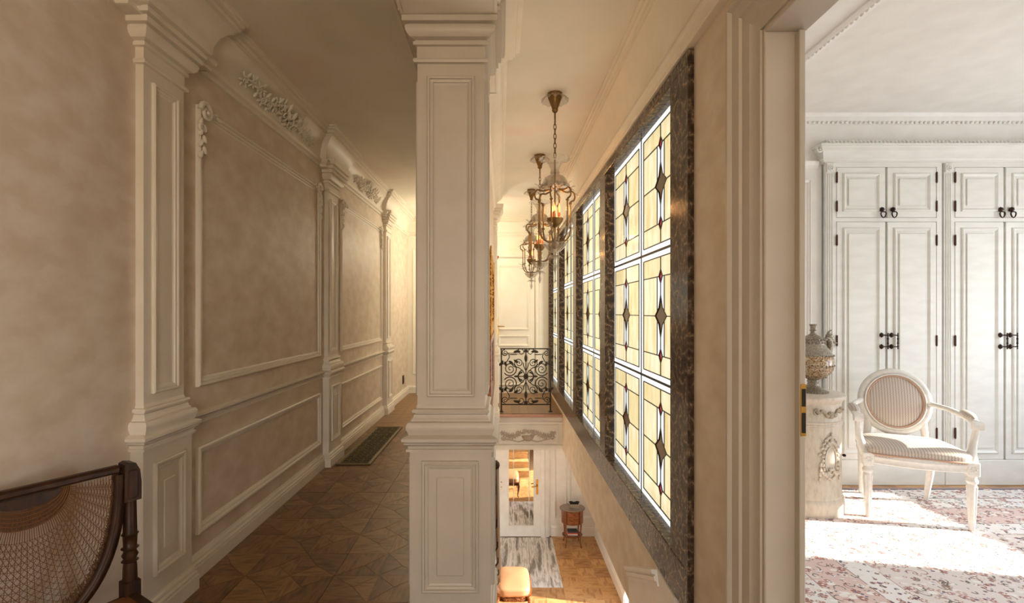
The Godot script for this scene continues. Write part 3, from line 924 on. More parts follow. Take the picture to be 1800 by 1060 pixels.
func build_lower_hall() -> void:
	var f := place("floor_lower", "light oak parquet floor of the lower hall")
	slab("slab", f, Vector3(-1.7, LOW - 0.2, 1.4), Vector3(2.02, LOW - 0.012, 9.83), M.low_joint)
	var w := place("wall_lower_far", "white panelled wall of the lower hall")
	slab("plaster", w, Vector3(-1.7, LOW, 9.68), Vector3(2.02, -0.3, 9.83), M.white)
	var l := place("wall_lower_left")
	slab("plaster", l, Vector3(-1.85, LOW, 1.4), Vector3(-1.7, -0.3, 9.83), M.white)
	var n := place("wall_lower_near")
	slab("plaster", n, Vector3(-1.7, LOW, 1.25), Vector3(2.02, -0.44, 1.4), M.white)
	var r := place("wall_lower_right", "white wall of the lower hall with an open garden door")
	slab("plaster", r, Vector3(1.87, LOW, 1.4), Vector3(2.02, -0.3, 5.4), M.white)
	slab("plaster", r, Vector3(1.87, LOW, 7.35), Vector3(2.02, -0.3, 9.83), M.white)
	slab("lintel", r, Vector3(1.87, -0.8, 5.4), Vector3(2.02, -0.3, 7.35), M.white)
	var c := place("ceiling_lower")
	slab("panel", c, Vector3(-1.7, -0.44, 7.85), Vector3(XR2, -0.3, 9.83), M.white)
	slab("panel", c, Vector3(XR2, -0.44, 4.3), Vector3(2.02, -0.3, 9.83), M.white)
	# wall mouldings right of the glazed door, and skirting
	var st := MB.new()
	st.sweep([p(0.98, LOW, 9.68), p(1.87, LOW, 9.68), p(1.87, LOW, 7.35)], false, Vector3.UP, [Vector2(0.02, 0), Vector2(0.02, 0.17), Vector2(0.012, 0.18), Vector2(0.01, 0.2), Vector2(0, 0.21)])
	obj("baseboard_lower", st, M.white).set_meta("kind", "structure")
	for q in [[1.06, 1.3], [1.36, 1.82]]:
		st = MB.new()
		st.frame(p(q[0], LOW + 0.36, 9.68), Vector3(q[1] - q[0], 0, 0), Vector3(0, 2.1, 0), Vector3(0, 0, 1), FR)
		obj("panel_moulding", st, M.white, w)
	# mirrored door
	var d := place("door_3", "white door with tall mirror glass and brass handle in the lower hall")
	st = MB.new()
	for q in [[-0.06, 0.0, 0.142, 2.3], [0.633, 0.0, 0.78, 2.3], [0.142, 0.0, 0.633, 0.22], [0.142, 2.1, 0.633, 2.3]]:
		st.box(p(q[0], LOW + 0.01 + q[1], 9.68), p(q[2], LOW + 0.01 + q[3], 9.63), 0.002)
	obj("leaf", st, M.white, d)
	slab("mirror_glass", d, Vector3(0.13, LOW + 0.2, 9.655), Vector3(0.645, LOW + 2.15, 9.665), M.mirror)
	for x in [0.235, 0.545]:
		slab("glazing_bar", d, Vector3(x - 0.006, LOW + 0.22, 9.64), Vector3(x + 0.006, LOW + 2.12, 9.656), M.white)
	st = MB.new()
	st.sweep([p(-0.06, LOW, 9.68), p(-0.06, LOW + 2.32, 9.68), p(0.78, LOW + 2.32, 9.68), p(0.78, LOW, 9.68)], false, Vector3(0, 0, 1), flip_side([Vector2(0, 0), Vector2(0, 0.06), Vector2(0.03, 0.07), Vector2(0.07, 0.07), Vector2(0.09, 0.05), Vector2(0.14, 0.045), Vector2(0.17, 0.03), Vector2(0.17, 0)]))
	obj("casing", st, M.white, d)
	st = MB.new()
	st.box(p(0.685, LOW + 0.85, 9.63), p(0.725, LOW + 1.15, 9.622), 0.003)
	st.tube([p(0.705, LOW + 1.03, 9.63), p(0.705, LOW + 1.03, 9.575), p(0.66, LOW + 1.03, 9.565), p(0.59, LOW + 1.02, 9.57)], 0.011, 8)
	obj("handle", st, M.brass, d)
	st = MB.new()
	for h in [1.1, 1.0]: st.lathe([Vector2(0, -0.012), Vector2(0.012, -0.008), Vector2(0.014, 0), Vector2(0.012, 0.008), Vector2(0, 0.012)], 8, p(-0.01, LOW + h, 9.62))
	obj("lock_rosette", st, M.brass, d)
	# stone inlay before the door
	var inl := place("floor_inlay", "grey and white veined marble inlay before the mirrored door")
	slab("marble", inl, Vector3(-0.8, LOW - 0.012, 7.876), Vector3(0.999, LOW + 0.001, 9.62), M.slab)
	# landing edge: nosing, cove and carved panel
	var b := place("trim_6", "white beam under the landing with carved garland panel")
	slab("nosing", b, Vector3(XM1 + 0.02, -0.03, 6.05), Vector3(XR - 0.005, -0.006, 6.13), M.nosing, 0.004)
	st = MB.new()
	st.sweep([p(XM1, 0, 6.13), p(XR, 0, 6.13)], false, Vector3.UP, [Vector2(0, -0.44), Vector2(0.06, -0.44), Vector2(0.06, -0.39), Vector2(0.045, -0.382), Vector2(0.03, -0.38), Vector2(0.03, -0.13), Vector2(0.045, -0.12), Vector2(0.052, -0.11), Vector2(0.052, -0.1), Vector2(0.02, -0.085), Vector2(0.012, -0.06), Vector2(0.02, -0.038), Vector2(0.05, -0.03), Vector2(0, -0.03)])
	obj("beam", st, M.white, b)
	st = MB.new()
	st.frame(p(-0.04, -0.375, 6.1), Vector3(0.75, 0, 0), Vector3(0, 0.24, 0), Vector3(0, 0, 1), FR)
	obj("panel_moulding", st, M.white, b)
	st = MB.new()
	var rr := RandomNumberGenerator.new()
	rr.seed = 5
	var cx := 0.33
	var face := Vector3(0, 0, 1)
	# basket
	st.x = Transform3D(Basis(Vector3(1, 0, 0), Vector3(0, 1, 0), Vector3(0, 0, 0.35)), p(cx, -0.31, 6.1))
	st.lathe([Vector2(0.02, -0.03), Vector2(0.05, -0.02), Vector2(0.075, 0.02), Vector2(0.08, 0.04), Vector2(0.0, 0.045)], 14)
	st.x = Transform3D()
	for k in 14:
		st.ball(p(cx + rr.randf_range(-0.075, 0.075), -0.25 + rr.randf_range(-0.015, 0.05), 6.095), Vector3(0.02, 0.018, 0.014), Basis(), 4, 7)
	for s in [-1.0, 1.0]:
		for k in 9:
			var t := k / 8.0
			acanthus(st, p(cx + s * (0.1 + 0.23 * t), -0.235 - 0.045 * sin(PI * t) + 0.01 * (k % 2), 6.095), Vector3.RIGHT, Vector3.UP, face, lerpf(0.05, 0.035, absf(t - 0.4)), rr)
		st.curl(p(cx + s * 0.31, -0.3, 6.093), Vector3.RIGHT, Vector3.UP, 0.03, 1.3, 0, 0.006, s)
		st.tube([p(cx + s * 0.05, -0.33, 6.093), p(cx + s * 0.12, -0.345, 6.09), p(cx + s * 0.2, -0.325, 6.092), p(cx + s * 0.28, -0.315, 6.093)], [0.008, 0.007, 0.006, 0.004], 6)
	obj("garland_relief", st, M.relief, b)
	# staircase rising towards the camera below the picture's lower edge
	var sc := thing("staircase", "straight oak staircase rising along the stairwell wall", "stairs", p(0.32, LOW, 6.2))
	var rise := 3.2 / 18.0
	var going := (6.2 - 1.75) / 18.0
	for k in 17:
		st = MB.new()
		st.box(Vector3(-0.41, rise * k, going * k), Vector3(0.415, rise * (k + 1) - 0.03, going * (k + 1)))
		obj("riser", st, M.low_oak[0], sc)
		st = MB.new()
		st.box(Vector3(-0.41, rise * (k + 1) - 0.03, going * k - 0.02), Vector3(0.415, rise * (k + 1), going * (k + 1)), 0.006)
		obj("tread", st, M.low_oak[k % 3], sc)
	# handrail on iron brackets
	var hr := thing("handrail", "dark handrail on curved iron brackets along the stairwell wall", "handrail")
	st = MB.new()
	var a := p(-0.035, 0.52, 2.45)
	var z := p(-0.035, -2.3, 6.45)
	st.tube([a, a.lerp(z, 0.5), z], 0.022, 10)
	st.ball(a, Vector3(0.026, 0.026, 0.026), Basis(), 6, 10)
	obj("rail", st, M.mahogany, hr)
	for k in 6:
		var q := a.lerp(z, 0.06 + k * 0.17)
		st = MB.new()
		st.tube([q - Vector3(0, 0.02, 0), q - Vector3(0, 0.07, 0), q - Vector3(0.02, 0.1, 0), q - Vector3(0.064, 0.105, 0)], 0.008, 7)
		st.lathe([Vector2(0, -0.03), Vector2(0.006, -0.02), Vector2(0.006, 0.02), Vector2(0, 0.03)], 8, q - Vector3(0.061, 0.105, 0))
		obj("bracket", st, M.iron, hr)
	# sloping skirting with a capping where the stair meets the window wall
	var sk := place("trim_7", "white sloping stair skirting with moulded capping under the marble sill")
	st = MB.new()
	st.poly(PackedVector2Array([Vector2(2.8, -0.2), Vector2(2.8, -0.75), Vector2(2.06, -0.25), Vector2(2.06, 0.078), Vector2(2.3, 0.078), Vector2(2.33, 0.05)]), Vector3(XR - 0.03, 0, 0), Vector3(0, 0, -1), Vector3.UP, 0.03)
	obj("board", st, M.white, sk)
	st = MB.new()
	st.sweep([p(XR - 0.03, -0.175, 2.8), p(XR - 0.03, 0.077, 2.29)], false, Vector3.LEFT, [Vector2(0.07, 0), Vector2(0.07, 0.008), Vector2(0.05, 0.009), Vector2(0.048, 0.018), Vector2(0.03, 0.02), Vector2(0.028, 0.014), Vector2(0.02, 0.014), Vector2(0.018, 0.028), Vector2(0.0, 0.028), Vector2(0, -0.03)])
	obj("capping", st, M.white, sk)
	build_side_table()
	build_stool()

func build_side_table() -> void:
	var t := thing("side_table", "oval walnut side table with drawers on slender legs", "table", p(1.36, LOW, 9.33))
	var st := MB.new()
	var sx := 0.78
	var scl := func(o: Vector3) -> Transform3D: return Transform3D(Basis(Vector3(1, 0, 0), Vector3(0, 1, 0), Vector3(0, 0, sx)), o)
	st.x = scl.call(Vector3.ZERO)
	st.lathe([Vector2(0.0, 0.69), Vector2(0.235, 0.69), Vector2(0.245, 0.7), Vector2(0.245, 0.715), Vector2(0.235, 0.72), Vector2(0, 0.72)], 28)
	obj("top", st, mat(Color("8f7f77"), 0.15), t)
	st = MB.new()
	st.x = scl.call(Vector3.ZERO)
	st.lathe([Vector2(0, 0.43), Vector2(0.2, 0.43), Vector2(0.21, 0.44), Vector2(0.21, 0.69)], 28)
	obj("case", st, M.walnut, t)
	for k in 3:
		st = MB.new()
		st.x = scl.call(Vector3.ZERO)
		st.lathe([Vector2(0.21, 0.445 + k * 0.08), Vector2(0.217, 0.45 + k * 0.08), Vector2(0.217, 0.51 + k * 0.08), Vector2(0.21, 0.515 + k * 0.08)], 8, Vector3.ZERO, PI / 2 - 0.55, PI / 2 + 0.55)
		var dr := obj("drawer", st, M.walnut, t)
		st = MB.new()
		st.ball(Vector3(0, 0.48 + k * 0.08, 0.177), Vector3.ONE * 0.009, Basis(), 4, 6)
		obj("knob", st, M.brass, dr)
	for a in [[-1, 1], [1, 1], [-1, -1], [1, -1]]:
		st = MB.new()
		var q := Vector3(a[0] * 0.135, 0, a[1] * 0.135)
		st.tube([q * 1.05 + Vector3(0, 0.69, 0), q * 1.08 + Vector3(0, 0.42, 0), q * 1.0 + Vector3(0, 0.25, 0), q * 0.98 + Vector3(0, 0.1, 0), q * 1.12], [0.016, 0.016, 0.013, 0.011, 0.013], 7)
		obj("leg", st, M.walnut, t)
	st = MB.new()
	st.x = scl.call(Vector3.ZERO)
	st.lathe([Vector2(0, 0.18), Vector2(0.19, 0.18), Vector2(0.195, 0.19), Vector2(0.195, 0.205), Vector2(0, 0.205)], 24)
	obj("shelf", st, M.walnut, t)
	# magazines on the shelf and a covered dish on the top
	var cols := [["white magazine lying lowest on the side table shelf", Color("e6e4e2")], ["orange book in the middle of the pile on the side table shelf", Color("cc5a2a")], ["dark grey book on top of the pile on the side table shelf", Color("3f4148")]]
	for k in 3:
		st = MB.new()
		st.box(Vector3(-0.095, 0.206 + k * 0.026, -0.06), Vector3(0.095, 0.231 + k * 0.026, 0.08), 0.002)
		st.x = Transform3D()
		var o := obj("book", st, mat(cols[k][1], 0.5))
		o.position = p(1.36, LOW, 9.33)
		tag(o, cols[k][0], "book", "books on the side table shelf")
	var g := thing("glass_box", "clear glass box with dark bow lid on the side table", "box", p(1.39, LOW + 0.72, 9.3))
	st = MB.new()
	st.box(Vector3(-0.085, 0, -0.06), Vector3(0.085, 0.075, 0.06), 0.004)
	obj("body", st, M.glass, g)
	st = MB.new()
	st.box(Vector3(-0.09, 0.075, -0.065), Vector3(0.09, 0.085, 0.065), 0.003)
	obj("lid", st, M.silver, g)
	st = MB.new()
	for s in [-1.0, 1.0]:
		st.ball(Vector3(s * 0.05, 0.105, 0.01), Vector3(0.055, 0.024, 0.03), Basis(Vector3(0, 0, 1), s * 0.15), 6, 9)
	st.ball(Vector3(0, 0.105, 0.02), Vector3(0.018, 0.02, 0.022), Basis(), 5, 8)
	obj("bow", st, M.dark_cloth, g)

func build_stool() -> void:
	var t := thing("stool", "upholstered tan leather stool with carved wooden frame in the lower hall", "stool", p(0.17, LOW, 7.33))
	var st := MB.new()
	cushion(st, 0.25, 0.33, 0.37, 0.43, 0.08, 5.0)
	obj("seat", st, M.leather, t)
	st = MB.new()
	var path: Array = []
	for k in 24:
		path.append(super_pt(0.245, 0.325, -TAU * k / 24, 6.0))
	path.reverse()
	st.sweep(path, true, Vector3.UP, [Vector2(-0.03, 0.3), Vector2(0.0, 0.3), Vector2(0.012, 0.315), Vector2(0.006, 0.34), Vector2(0.012, 0.365), Vector2(0.0, 0.375), Vector2(-0.03, 0.375)])
	obj("apron", st, M.walnut, t)
	st = MB.new()
	var rr := RandomNumberGenerator.new()
	rr.seed = 2
	for k in 5: acanthus(st, Vector3((k - 2) * 0.06, 0.33, 0.335), Vector3.RIGHT, Vector3.UP, Vector3(0, 0, 1), 0.045, rr)
	obj("carving", st, M.walnut, t)
	for a in [[-1, 1], [1, 1], [-1, -1], [1, -1]]:
		st = MB.new()
		var q := Vector3(a[0] * 0.22, 0, a[1] * 0.3)
		var d := Vector3(a[0], 0, a[1]).normalized()
		st.tube([q + Vector3(0, 0.36, 0), q + d * 0.03 + Vector3(0, 0.27, 0), q + d * 0.01 + Vector3(0, 0.14, 0), q - d * 0.01 + Vector3(0, 0.04, 0), q + d * 0.03 + Vector3(0, 0.012, 0)], [0.034, 0.03, 0.02, 0.014, 0.014], 9)
		obj("leg", st, M.walnut, t)

func super_pt(a: float, b: float, an: float, e: float) -> Vector3:
	var c := cos(an)
	var s := sin(an)
	var r := pow(pow(absf(c), e) + pow(absf(s), e), -1.0 / e)
	return Vector3(a * c * r, 0, b * s * r)

func cushion(st: MB, a: float, b: float, y0: float, y1: float, crown: float, e: float, taper := 0.0) -> void:
	# domed pad over a rounded rectangle; taper narrows it towards -z
	var f := func(u: float, w: float) -> Vector3:
		var an := -u * TAU
		var q := super_pt(a, b, an, e)
		var k := 1.0
		var y := y0
		if w < 0.25:
			k = 1.0
			y = lerpf(y0, y1, w / 0.25)
		else:
			var t := (w - 0.25) / 0.75
			k = cos(t * PI / 2)
			y = y1 + crown * pow(sin(t * PI / 2), 0.75)
		q *= k
		q.x *= 1.0 + taper * q.z / b
		return q + Vector3(0, y, 0)
	surf(st, f, 40, 14)

func build_right_room() -> void:
	var f := place("floor_room", "oak floor of the bright room under the rug")
	slab("slab", f, Vector3(XR2, -0.44, -0.6), Vector3(4.95, -0.012, 4.3), M.joint)
	var strips := MB.new()
	for k in 12:
		var o := slab("plank", f, Vector3(XR2 + k * 0.34, -0.012, 3.3), Vector3(XR2 + (k + 1) * 0.34 - 0.002, 0, 4.2), M.low_oak[k % 3], 0.001)
	slab("planks", f, Vector3(XR2, -0.012, -0.6), Vector3(4.95, -0.001, 3.3), M.oak[1])
	var c := place("ceiling_room", "white ceiling of the bright room")
	slab("panel", c, Vector3(XR2, CEIL, -0.6), Vector3(4.95, 2.93, 4.3), M.white)
	var w := place("wall_back", "white wall above and beside the wardrobes")
	slab("plaster", w, Vector3(XR2, 0, 3.66), Vector3(2.421, CEIL, 4.3), M.white)
	slab("bulkhead", w, Vector3(2.421, 2.545, 3.66), Vector3(4.95, CEIL, 4.3), M.white)
	slab("plaster", w, Vector3(4.19, 0, 3.64), Vector3(4.8, 2.545, 4.3), M.white)
	var n := place("wall_near")
	slab("plaster", n, Vector3(XR2, 0, -0.6), Vector3(4.95, CEIL, -0.45), M.white)
	var r := place("wall_window", "white wall with a tall sunny window and an added unseen one for more light")
	for q in [[-0.45, 0.1, 0.0, CEIL], [1.2, 1.86, 0.0, CEIL], [3.0, 4.3, 0.0, CEIL]]:
		slab("pier", r, Vector3(4.8, q[2], q[0]), Vector3(4.95, q[3], q[1]), M.white)
	for q in [[0.1, 1.2], [1.86, 3.0]]:
		slab("breast", r, Vector3(4.8, 0, q[0]), Vector3(4.95, 0.86, q[1]), M.white)
		slab("lintel", r, Vector3(4.8, 2.2, q[0]), Vector3(4.95, CEIL, q[1]), M.white)
		var mz: float = (q[0] + q[1]) / 2
		slab("mullion", r, Vector3(4.85, 0.86, mz - 0.02), Vector3(4.9, 2.2, mz + 0.02), M.white)
		slab("sun_blocker", r, Vector3(4.83, 1.55, q[0]), Vector3(4.834, 2.2, q[1]), M.blocker_sheet)  # added unseen sheet that keeps the sun off cabinet and ewer
	# crown with a bead row, and a ceiling moulding that runs with the room
	var st := MB.new()
	st.sweep([p(XR2, 0, 3.66), p(4.8, 0, 3.66)], false, Vector3.UP, [Vector2(0, 2.71), Vector2(0.01, 2.712), Vector2(0.014, 2.73), Vector2(0.03, 2.745), Vector2(0.045, 2.755), Vector2(0.05, 2.77), Vector2(0.06, 2.78)])
	obj("crown", st, M.white, w)
	st = MB.new()
	for k in 110: st.ball(p(0.95 + k * 0.035, 2.722, 3.645), Vector3(0.011, 0.012, 0.01), Basis(), 4, 6)
	var bd := obj("bead_row", st, M.white, w)
	bd.set_meta("kind", "stuff")
	st = MB.new()
	st.sweep([p(1.74, CEIL, -0.4), p(1.74, CEIL, 3.6)], false, Vector3.UP, [Vector2(0, 0), Vector2(0.0, -0.012), Vector2(0.012, -0.02), Vector2(0.03, -0.022), Vector2(0.045, -0.014), Vector2(0.07, -0.01), Vector2(0.075, 0)])
	obj("moulding", st, M.white, c)
	st = MB.new()
	for k in 100: st.ball(p(1.77, CEIL - 0.024, 0.2 + k * 0.034), Vector3(0.008, 0.008, 0.01), Basis(), 4, 6)
	obj("bead_row", st, M.white, c).set_meta("kind", "stuff")
	st = MB.new()
	st.sweep([p(XR2, 0, 3.66), p(2.39, 0, 3.66)], false, Vector3.UP, [Vector2(0.02, 0), Vector2(0.02, 0.14), Vector2(0.01, 0.16), Vector2(0, 0.17)])
	obj("baseboard_back", st, M.white).set_meta("kind", "structure")
	st = MB.new()
	st.sweep([p(XR2, 0, 3.66), p(2.39, 0, 3.66)], false, Vector3.UP, [Vector2(0, 2.38), Vector2(0.02, 2.4), Vector2(0.025, 2.43), Vector2(0, 2.44)])
	obj("picture_rail", st, M.white, w)
	st = MB.new()
	st.frame(p(2.08, 0.3, 3.66), Vector3(0.26, 0, 0), Vector3(0, 2.0, 0), Vector3(0, 0, 1), FR)
	obj("panel_moulding", st, M.white, w)

func build_parquet() -> void:
	# square parquet panels, each cut into eight pieces; shared meshes turned by quarters
	var f: Node = get_meta("floor_node")
	var S := 0.437
	var g := 0.0012
	var h := S / 2
	var t := 0.012
	var pc := func(pts: Array) -> ArrayMesh:
		var st := MB.new()
		var a := PackedVector2Array()
		var cen := Vector2.ZERO
		for q in pts: cen += q
		cen /= pts.size()
		for q in pts: a.append(q + (cen - q).normalized() * g * 1.5)
		st.poly(a, Vector3.ZERO, Vector3.RIGHT, Vector3(0, 0, -1), t)
		return st.mesh()
	var k := h * 0.56
	var inner: ArrayMesh = pc.call([Vector2(0, 0), Vector2(h, 0), Vector2(k, k), Vector2(0, h)])
	var outer: ArrayMesh = pc.call([Vector2(h, 0), Vector2(h, h), Vector2(0, h), Vector2(k, k)])
	var outer_a: ArrayMesh = pc.call([Vector2(h, 0), Vector2(h, h), Vector2(k, k)])
	var outer_b: ArrayMesh = pc.call([Vector2(0, h), Vector2(h, h), Vector2(k, k)])
	var far := MB.new()
	for r in range(1, 15):
		var zc := 2.376 - 2 * S + h + r * S
		for cidx in 3:
			var xc := -1.42 + 0.16 + cidx * S
			if xc - h > XM0 - 0.02 and zc > 2.285 and zc < 6.0: continue
			var flip := (r + cidx) % 2
			for q in 4:
				if zc > 5.6:
					far.x = Transform3D(Basis(Vector3.UP, q * PI / 2), p(xc, -t, zc))
					far.box(Vector3(0.001, 0, -h + 0.001), Vector3(h - 0.001, t - 0.0005, -0.001))
					continue
				for s in ([[inner, 0], [outer_a, 1], [outer_b, 2]] if zc < 4.3 else [[inner, 0], [outer, 1]]):
					var o := put("parquet_piece", s[0], M.oak[(r * 7 + cidx * 3 + q * 2 + s[1] * 3 + flip) % 5], f)
					o.rotation.y = q * PI / 2
					o.position = p(xc, -t + 0.0004 * ((r + q) % 3) - 0.0008, zc)
	obj("parquet_far", far, M.oak[1], f).set_meta("kind", "stuff")
	# plain strips where the pattern meets the walls, the hall and the landing
	slab("border_board", f, Vector3(XL, -t, 1.5), Vector3(-1.42 + 0.16 - h - 0.001, -0.0012, ZF), M.oak[2])
	slab("hall_boards", f, Vector3(XL, -t, -3.0), Vector3(XR, -0.001, 1.5), M.oak[0])
	for q in 8:
		slab("landing_board", f, Vector3(XM1 + 0.01 + q * 0.108, -t, 6.14), Vector3(XM1 + 0.01 + (q + 1) * 0.108 - 0.001, -0.0005, ZF), M.oak[[1, 3, 4, 3, 1, 4, 3, 1][q]])
	# lower hall: small square blocks laid chequerwise, inlay left out
	var fl := get_node("floor_lower")
	var S2 := 0.3
	var st := MB.new()
	st.box(Vector3(-S2 / 2 + 0.001, 0, -S2 / 2 + 0.001), Vector3(S2 / 2 - 0.001, 0.0125, S2 / 2 - 0.001), 0.001)
	var blk := st.mesh()
	for i in 12:
		for j in 12:
			var x := 1.9 - 12 * S2 + (i + 0.5) * S2
			var z := 7.875 - 6 * S2 + (j + 0.5) * S2
			if x < 1.0 and x > -0.8 and z > 7.875: continue
			var o := put("parquet_block", blk, M.low_oak[rng.randi() % 3], fl)
			o.rotation.y = ((i + j) % 2) * PI / 2
			o.position = p(x, LOW - 0.0127, z)
	slab("boards", fl, Vector3(-1.7, LOW - 0.012, 1.4), Vector3(1.87, LOW, 6.074), M.low_oak[1])

func wx(px: float) -> float:
	return (px - 882.0) / 235.5

func wy(py: float) -> float:
	return EYE - (py - 547.0) / 235.5

func build_wardrobes() -> void:
	# built-in wardrobes: units of two tall doors with two small doors above; measures read at the depth of their fronts
	var Z := 3.61
	var pitch := 208.0 / 235.5
	var names := ["cream wardrobe unit standing next to the plain white wall, behind the ewer", "cream wardrobe unit with a fluted pilaster on its left, behind the armchair's right arm"]
	var door := func(w: float, h: float) -> Array:
		# a leaf with its origin at the lower left front corner
		var st := MB.new()
		st.box(Vector3(0, 0, -0.022), Vector3(w, h, 0), 0.003)
		var fr := MB.new()
		fr.frame(Vector3(0.043, 0.043, 0), Vector3(w - 0.086, 0, 0), Vector3(0, h - 0.086, 0), Vector3(0, 0, 1), [Vector2(0, 0), Vector2(0.003, 0.007), Vector2(0.01, 0.011), Vector2(0.02, 0.005), Vector2(0.026, -0.0), Vector2(0.036, 0.001)])
		var fi := MB.new()
		fi.box(Vector3(0.082, 0.085, -0.002), Vector3(w - 0.082, h - 0.085, 0.008), 0.007)
		return [st.mesh(), fr.mesh(), fi.mesh()]
	var dw := 86.0 / 235.5
	var up: Array = door.call(dw, wy(294) - wy(382))
	var lo: Array = door.call(dw, wy(390) - wy(808))
	var hs := MB.new()
	hs.box(Vector3(-0.006, 0, -0.004), Vector3(0.006, 0.075, 0.008), 0.003)
	hs.tube([Vector3(0, -0.004, 0.004), Vector3(0, 0.079, 0.004)], 0.004, 6)
	var hinge := hs.mesh()
	var pull := MB.new()
	pull.lathe([Vector2(0, -0.02), Vector2(0.014, -0.01), Vector2(0.017, 0), Vector2(0.014, 0.012), Vector2(0, 0.02)], 12, Vector3(0, 0, 0.012))
	var ring: Array = []
	for k in 14: ring.append(Vector3(0.006 + 0.019 * sin(TAU * k / 14), -0.035 - 0.022 * cos(TAU * k / 14) - 0.004 * cos(2 * TAU * k / 14), 0.02))
	pull.tube(ring, 0.0045, 6, true)
	var pull_m := pull.mesh()
	var hb := MB.new()
	for s in [-1.0, 1.0]:
		hb.lathe([Vector2(0, -0.02), Vector2(0.012, -0.01), Vector2(0.015, 0), Vector2(0.012, 0.01), Vector2(0, 0.02)], 12, Vector3(-0.012, s * 0.043, 0.014))
		hb.tube([Vector3(-0.005, s * 0.043, 0.02), Vector3(0.02, s * 0.043, 0.034)], 0.004, 7)
	hb.lathe([Vector2(0, -0.062), Vector2(0.005, -0.056), Vector2(0.003, -0.046), Vector2(0.006, -0.04), Vector2(0.003, -0.03), Vector2(0.007, -0.015), Vector2(0.003, -0.004), Vector2(0.008, 0.0), Vector2(0.003, 0.004), Vector2(0.007, 0.015), Vector2(0.003, 0.03), Vector2(0.006, 0.04), Vector2(0.003, 0.046), Vector2(0.005, 0.056), Vector2(0, 0.062)], 10, Vector3(0.02, 0, 0.034))
	var handle_m := hb.mesh()
	for u in 2:
		var t := thing("wardrobe", names[u], "wardrobe", p(wx(1470.5) + u * pitch, 0, Z), 0.0, "built-in wardrobe units")
		var st := MB.new()
		var W := 186.0 / 235.5
		st.box(Vector3(-0.012, 0.19, -0.5), Vector3(W - 0.006, 2.47, -0.024))
		obj("carcass", st, M.wardrobe, t)
		st = MB.new()
		var yy := [0.19, wy(809), wy(389.5), wy(382.5), wy(293.5), wy(284)]
		for q in [[-0.012, 0.19, W, yy[1]], [-0.012, yy[2], W, yy[3]], [-0.012, yy[4], W, 2.47], [-0.012, yy[1], 0.001, yy[2]], [-0.012, yy[3], 0.001, yy[4]], [2 * dw + 0.022, yy[1], W, yy[2]], [2 * dw + 0.022, yy[3], W, yy[4]]]:
			st.box(Vector3(q[0], q[1], -0.024), Vector3(q[2], q[3], -0.004))
		obj("face_frame", st, M.wardrobe, t)
		st = MB.new()
		st.box(Vector3(-0.075, 0, -0.4), Vector3(pitch - 0.076, 0.19, 0.004), 0.004)
		obj("plinth", st, M.wardrobe, t)
		for side in 2:
			for lev in 2:
				var ms: Array = lo if lev == 0 else up
				var base := Vector3(0.002 + side * (dw + 0.014), wy(808) if lev == 0 else wy(382), 0)
				var d := put("door", ms[0], M.wardrobe, t)
				d.position = base
				put("panel_moulding", ms[1], M.wardrobe, d)
				put("raised_panel", ms[2], M.wardrobe, d)
				var hx := 0.0 if side == 0 else dw
				for hy in ([0.16, 0.85, 1.6] if lev == 0 else [0.045, 0.26]):
					put("hinge", hinge, M.hinge, d).position = Vector3(hx, hy, 0)
				if lev == 0: put("handle", handle_m, M.knob, d).position = Vector3(dw - 0.03 if side == 0 else 0.03, wy(599) - base.y, 0)
				else: put("ring_pull", pull_m, M.knob, d).position = Vector3(dw - 0.038 if side == 0 else 0.03, wy(369) - base.y, 0)
		# fluted pilaster on the left of the unit
		st = MB.new()
		st.box(Vector3(-0.077, 0.19, -0.03), Vector3(-0.012, 2.47, -0.004))
		for k in 3: st.tube([Vector3(-0.061 + k * 0.016, 0.26, -0.004), Vector3(-0.061 + k * 0.016, wy(305), -0.004)], 0.0065, 8)
		obj("fluted_pilaster", st, M.wardrobe, t)
		st = MB.new()
		st.box(Vector3(-0.073, wy(303), -0.006), Vector3(-0.016, wy(287), 0.004), 0.003)
		for k in 8: st.ball(Vector3(-0.0445 + 0.016 * cos(TAU * k / 8), wy(295) + 0.016 * sin(TAU * k / 8), 0.005), Vector3(0.008, 0.008, 0.005), Basis(), 4, 6)
		st.ball(Vector3(-0.0445, wy(295), 0.006), Vector3(0.008, 0.008, 0.006), Basis(), 4, 6)
		obj("rosette_block", st, M.wardrobe, t)
	var c := thing("wardrobe_cornice", "cream moulded cornice running along the wardrobe tops", "cornice", p(0, 0, 3.61))
	var st := MB.new()
	var x0 := wx(1449)
	st.sweep([Vector3(x0, 0, -0.05), Vector3(x0, 0, 0), Vector3(4.19, 0, 0)], false, Vector3.UP, [Vector2(-0.03, 2.41), Vector2(0.0, 2.41), Vector2(0.012, 2.415), Vector2(0.012, 2.425), Vector2(0.02, 2.435), Vector2(0.022, 2.46), Vector2(0.03, 2.49), Vector2(0.05, 2.507), Vector2(0.052, 2.517), Vector2(0.06, 2.52), Vector2(0.06, 2.535), Vector2(-0.03, 2.545)])
	obj("moulding", st, M.wardrobe, c)
	st = MB.new()
	st.sweep([Vector3(x0, 0, 0.0), Vector3(4.19, 0, 0.0)], false, Vector3.UP, [Vector2(-0.04, 2.54), Vector2(0.02, 2.54), Vector2(0.024, 2.555), Vector2(0.018, 2.573), Vector2(-0.04, 2.575)])
	for k in 61: st.ball(Vector3(x0 + 0.02 + k * 0.029, 2.558, 0.022), Vector3(0.011, 0.011, 0.008), Basis(), 4, 6)
	obj("bead_moulding", st, M.wardrobe, c)
	st = MB.new()
	st.curl(Vector3(x0 - 0.045, 2.5, 0.02), Vector3.RIGHT, Vector3.UP, 0.03, 1.4, 0, 0.01)
	obj("end_scroll", st, M.wardrobe, c)

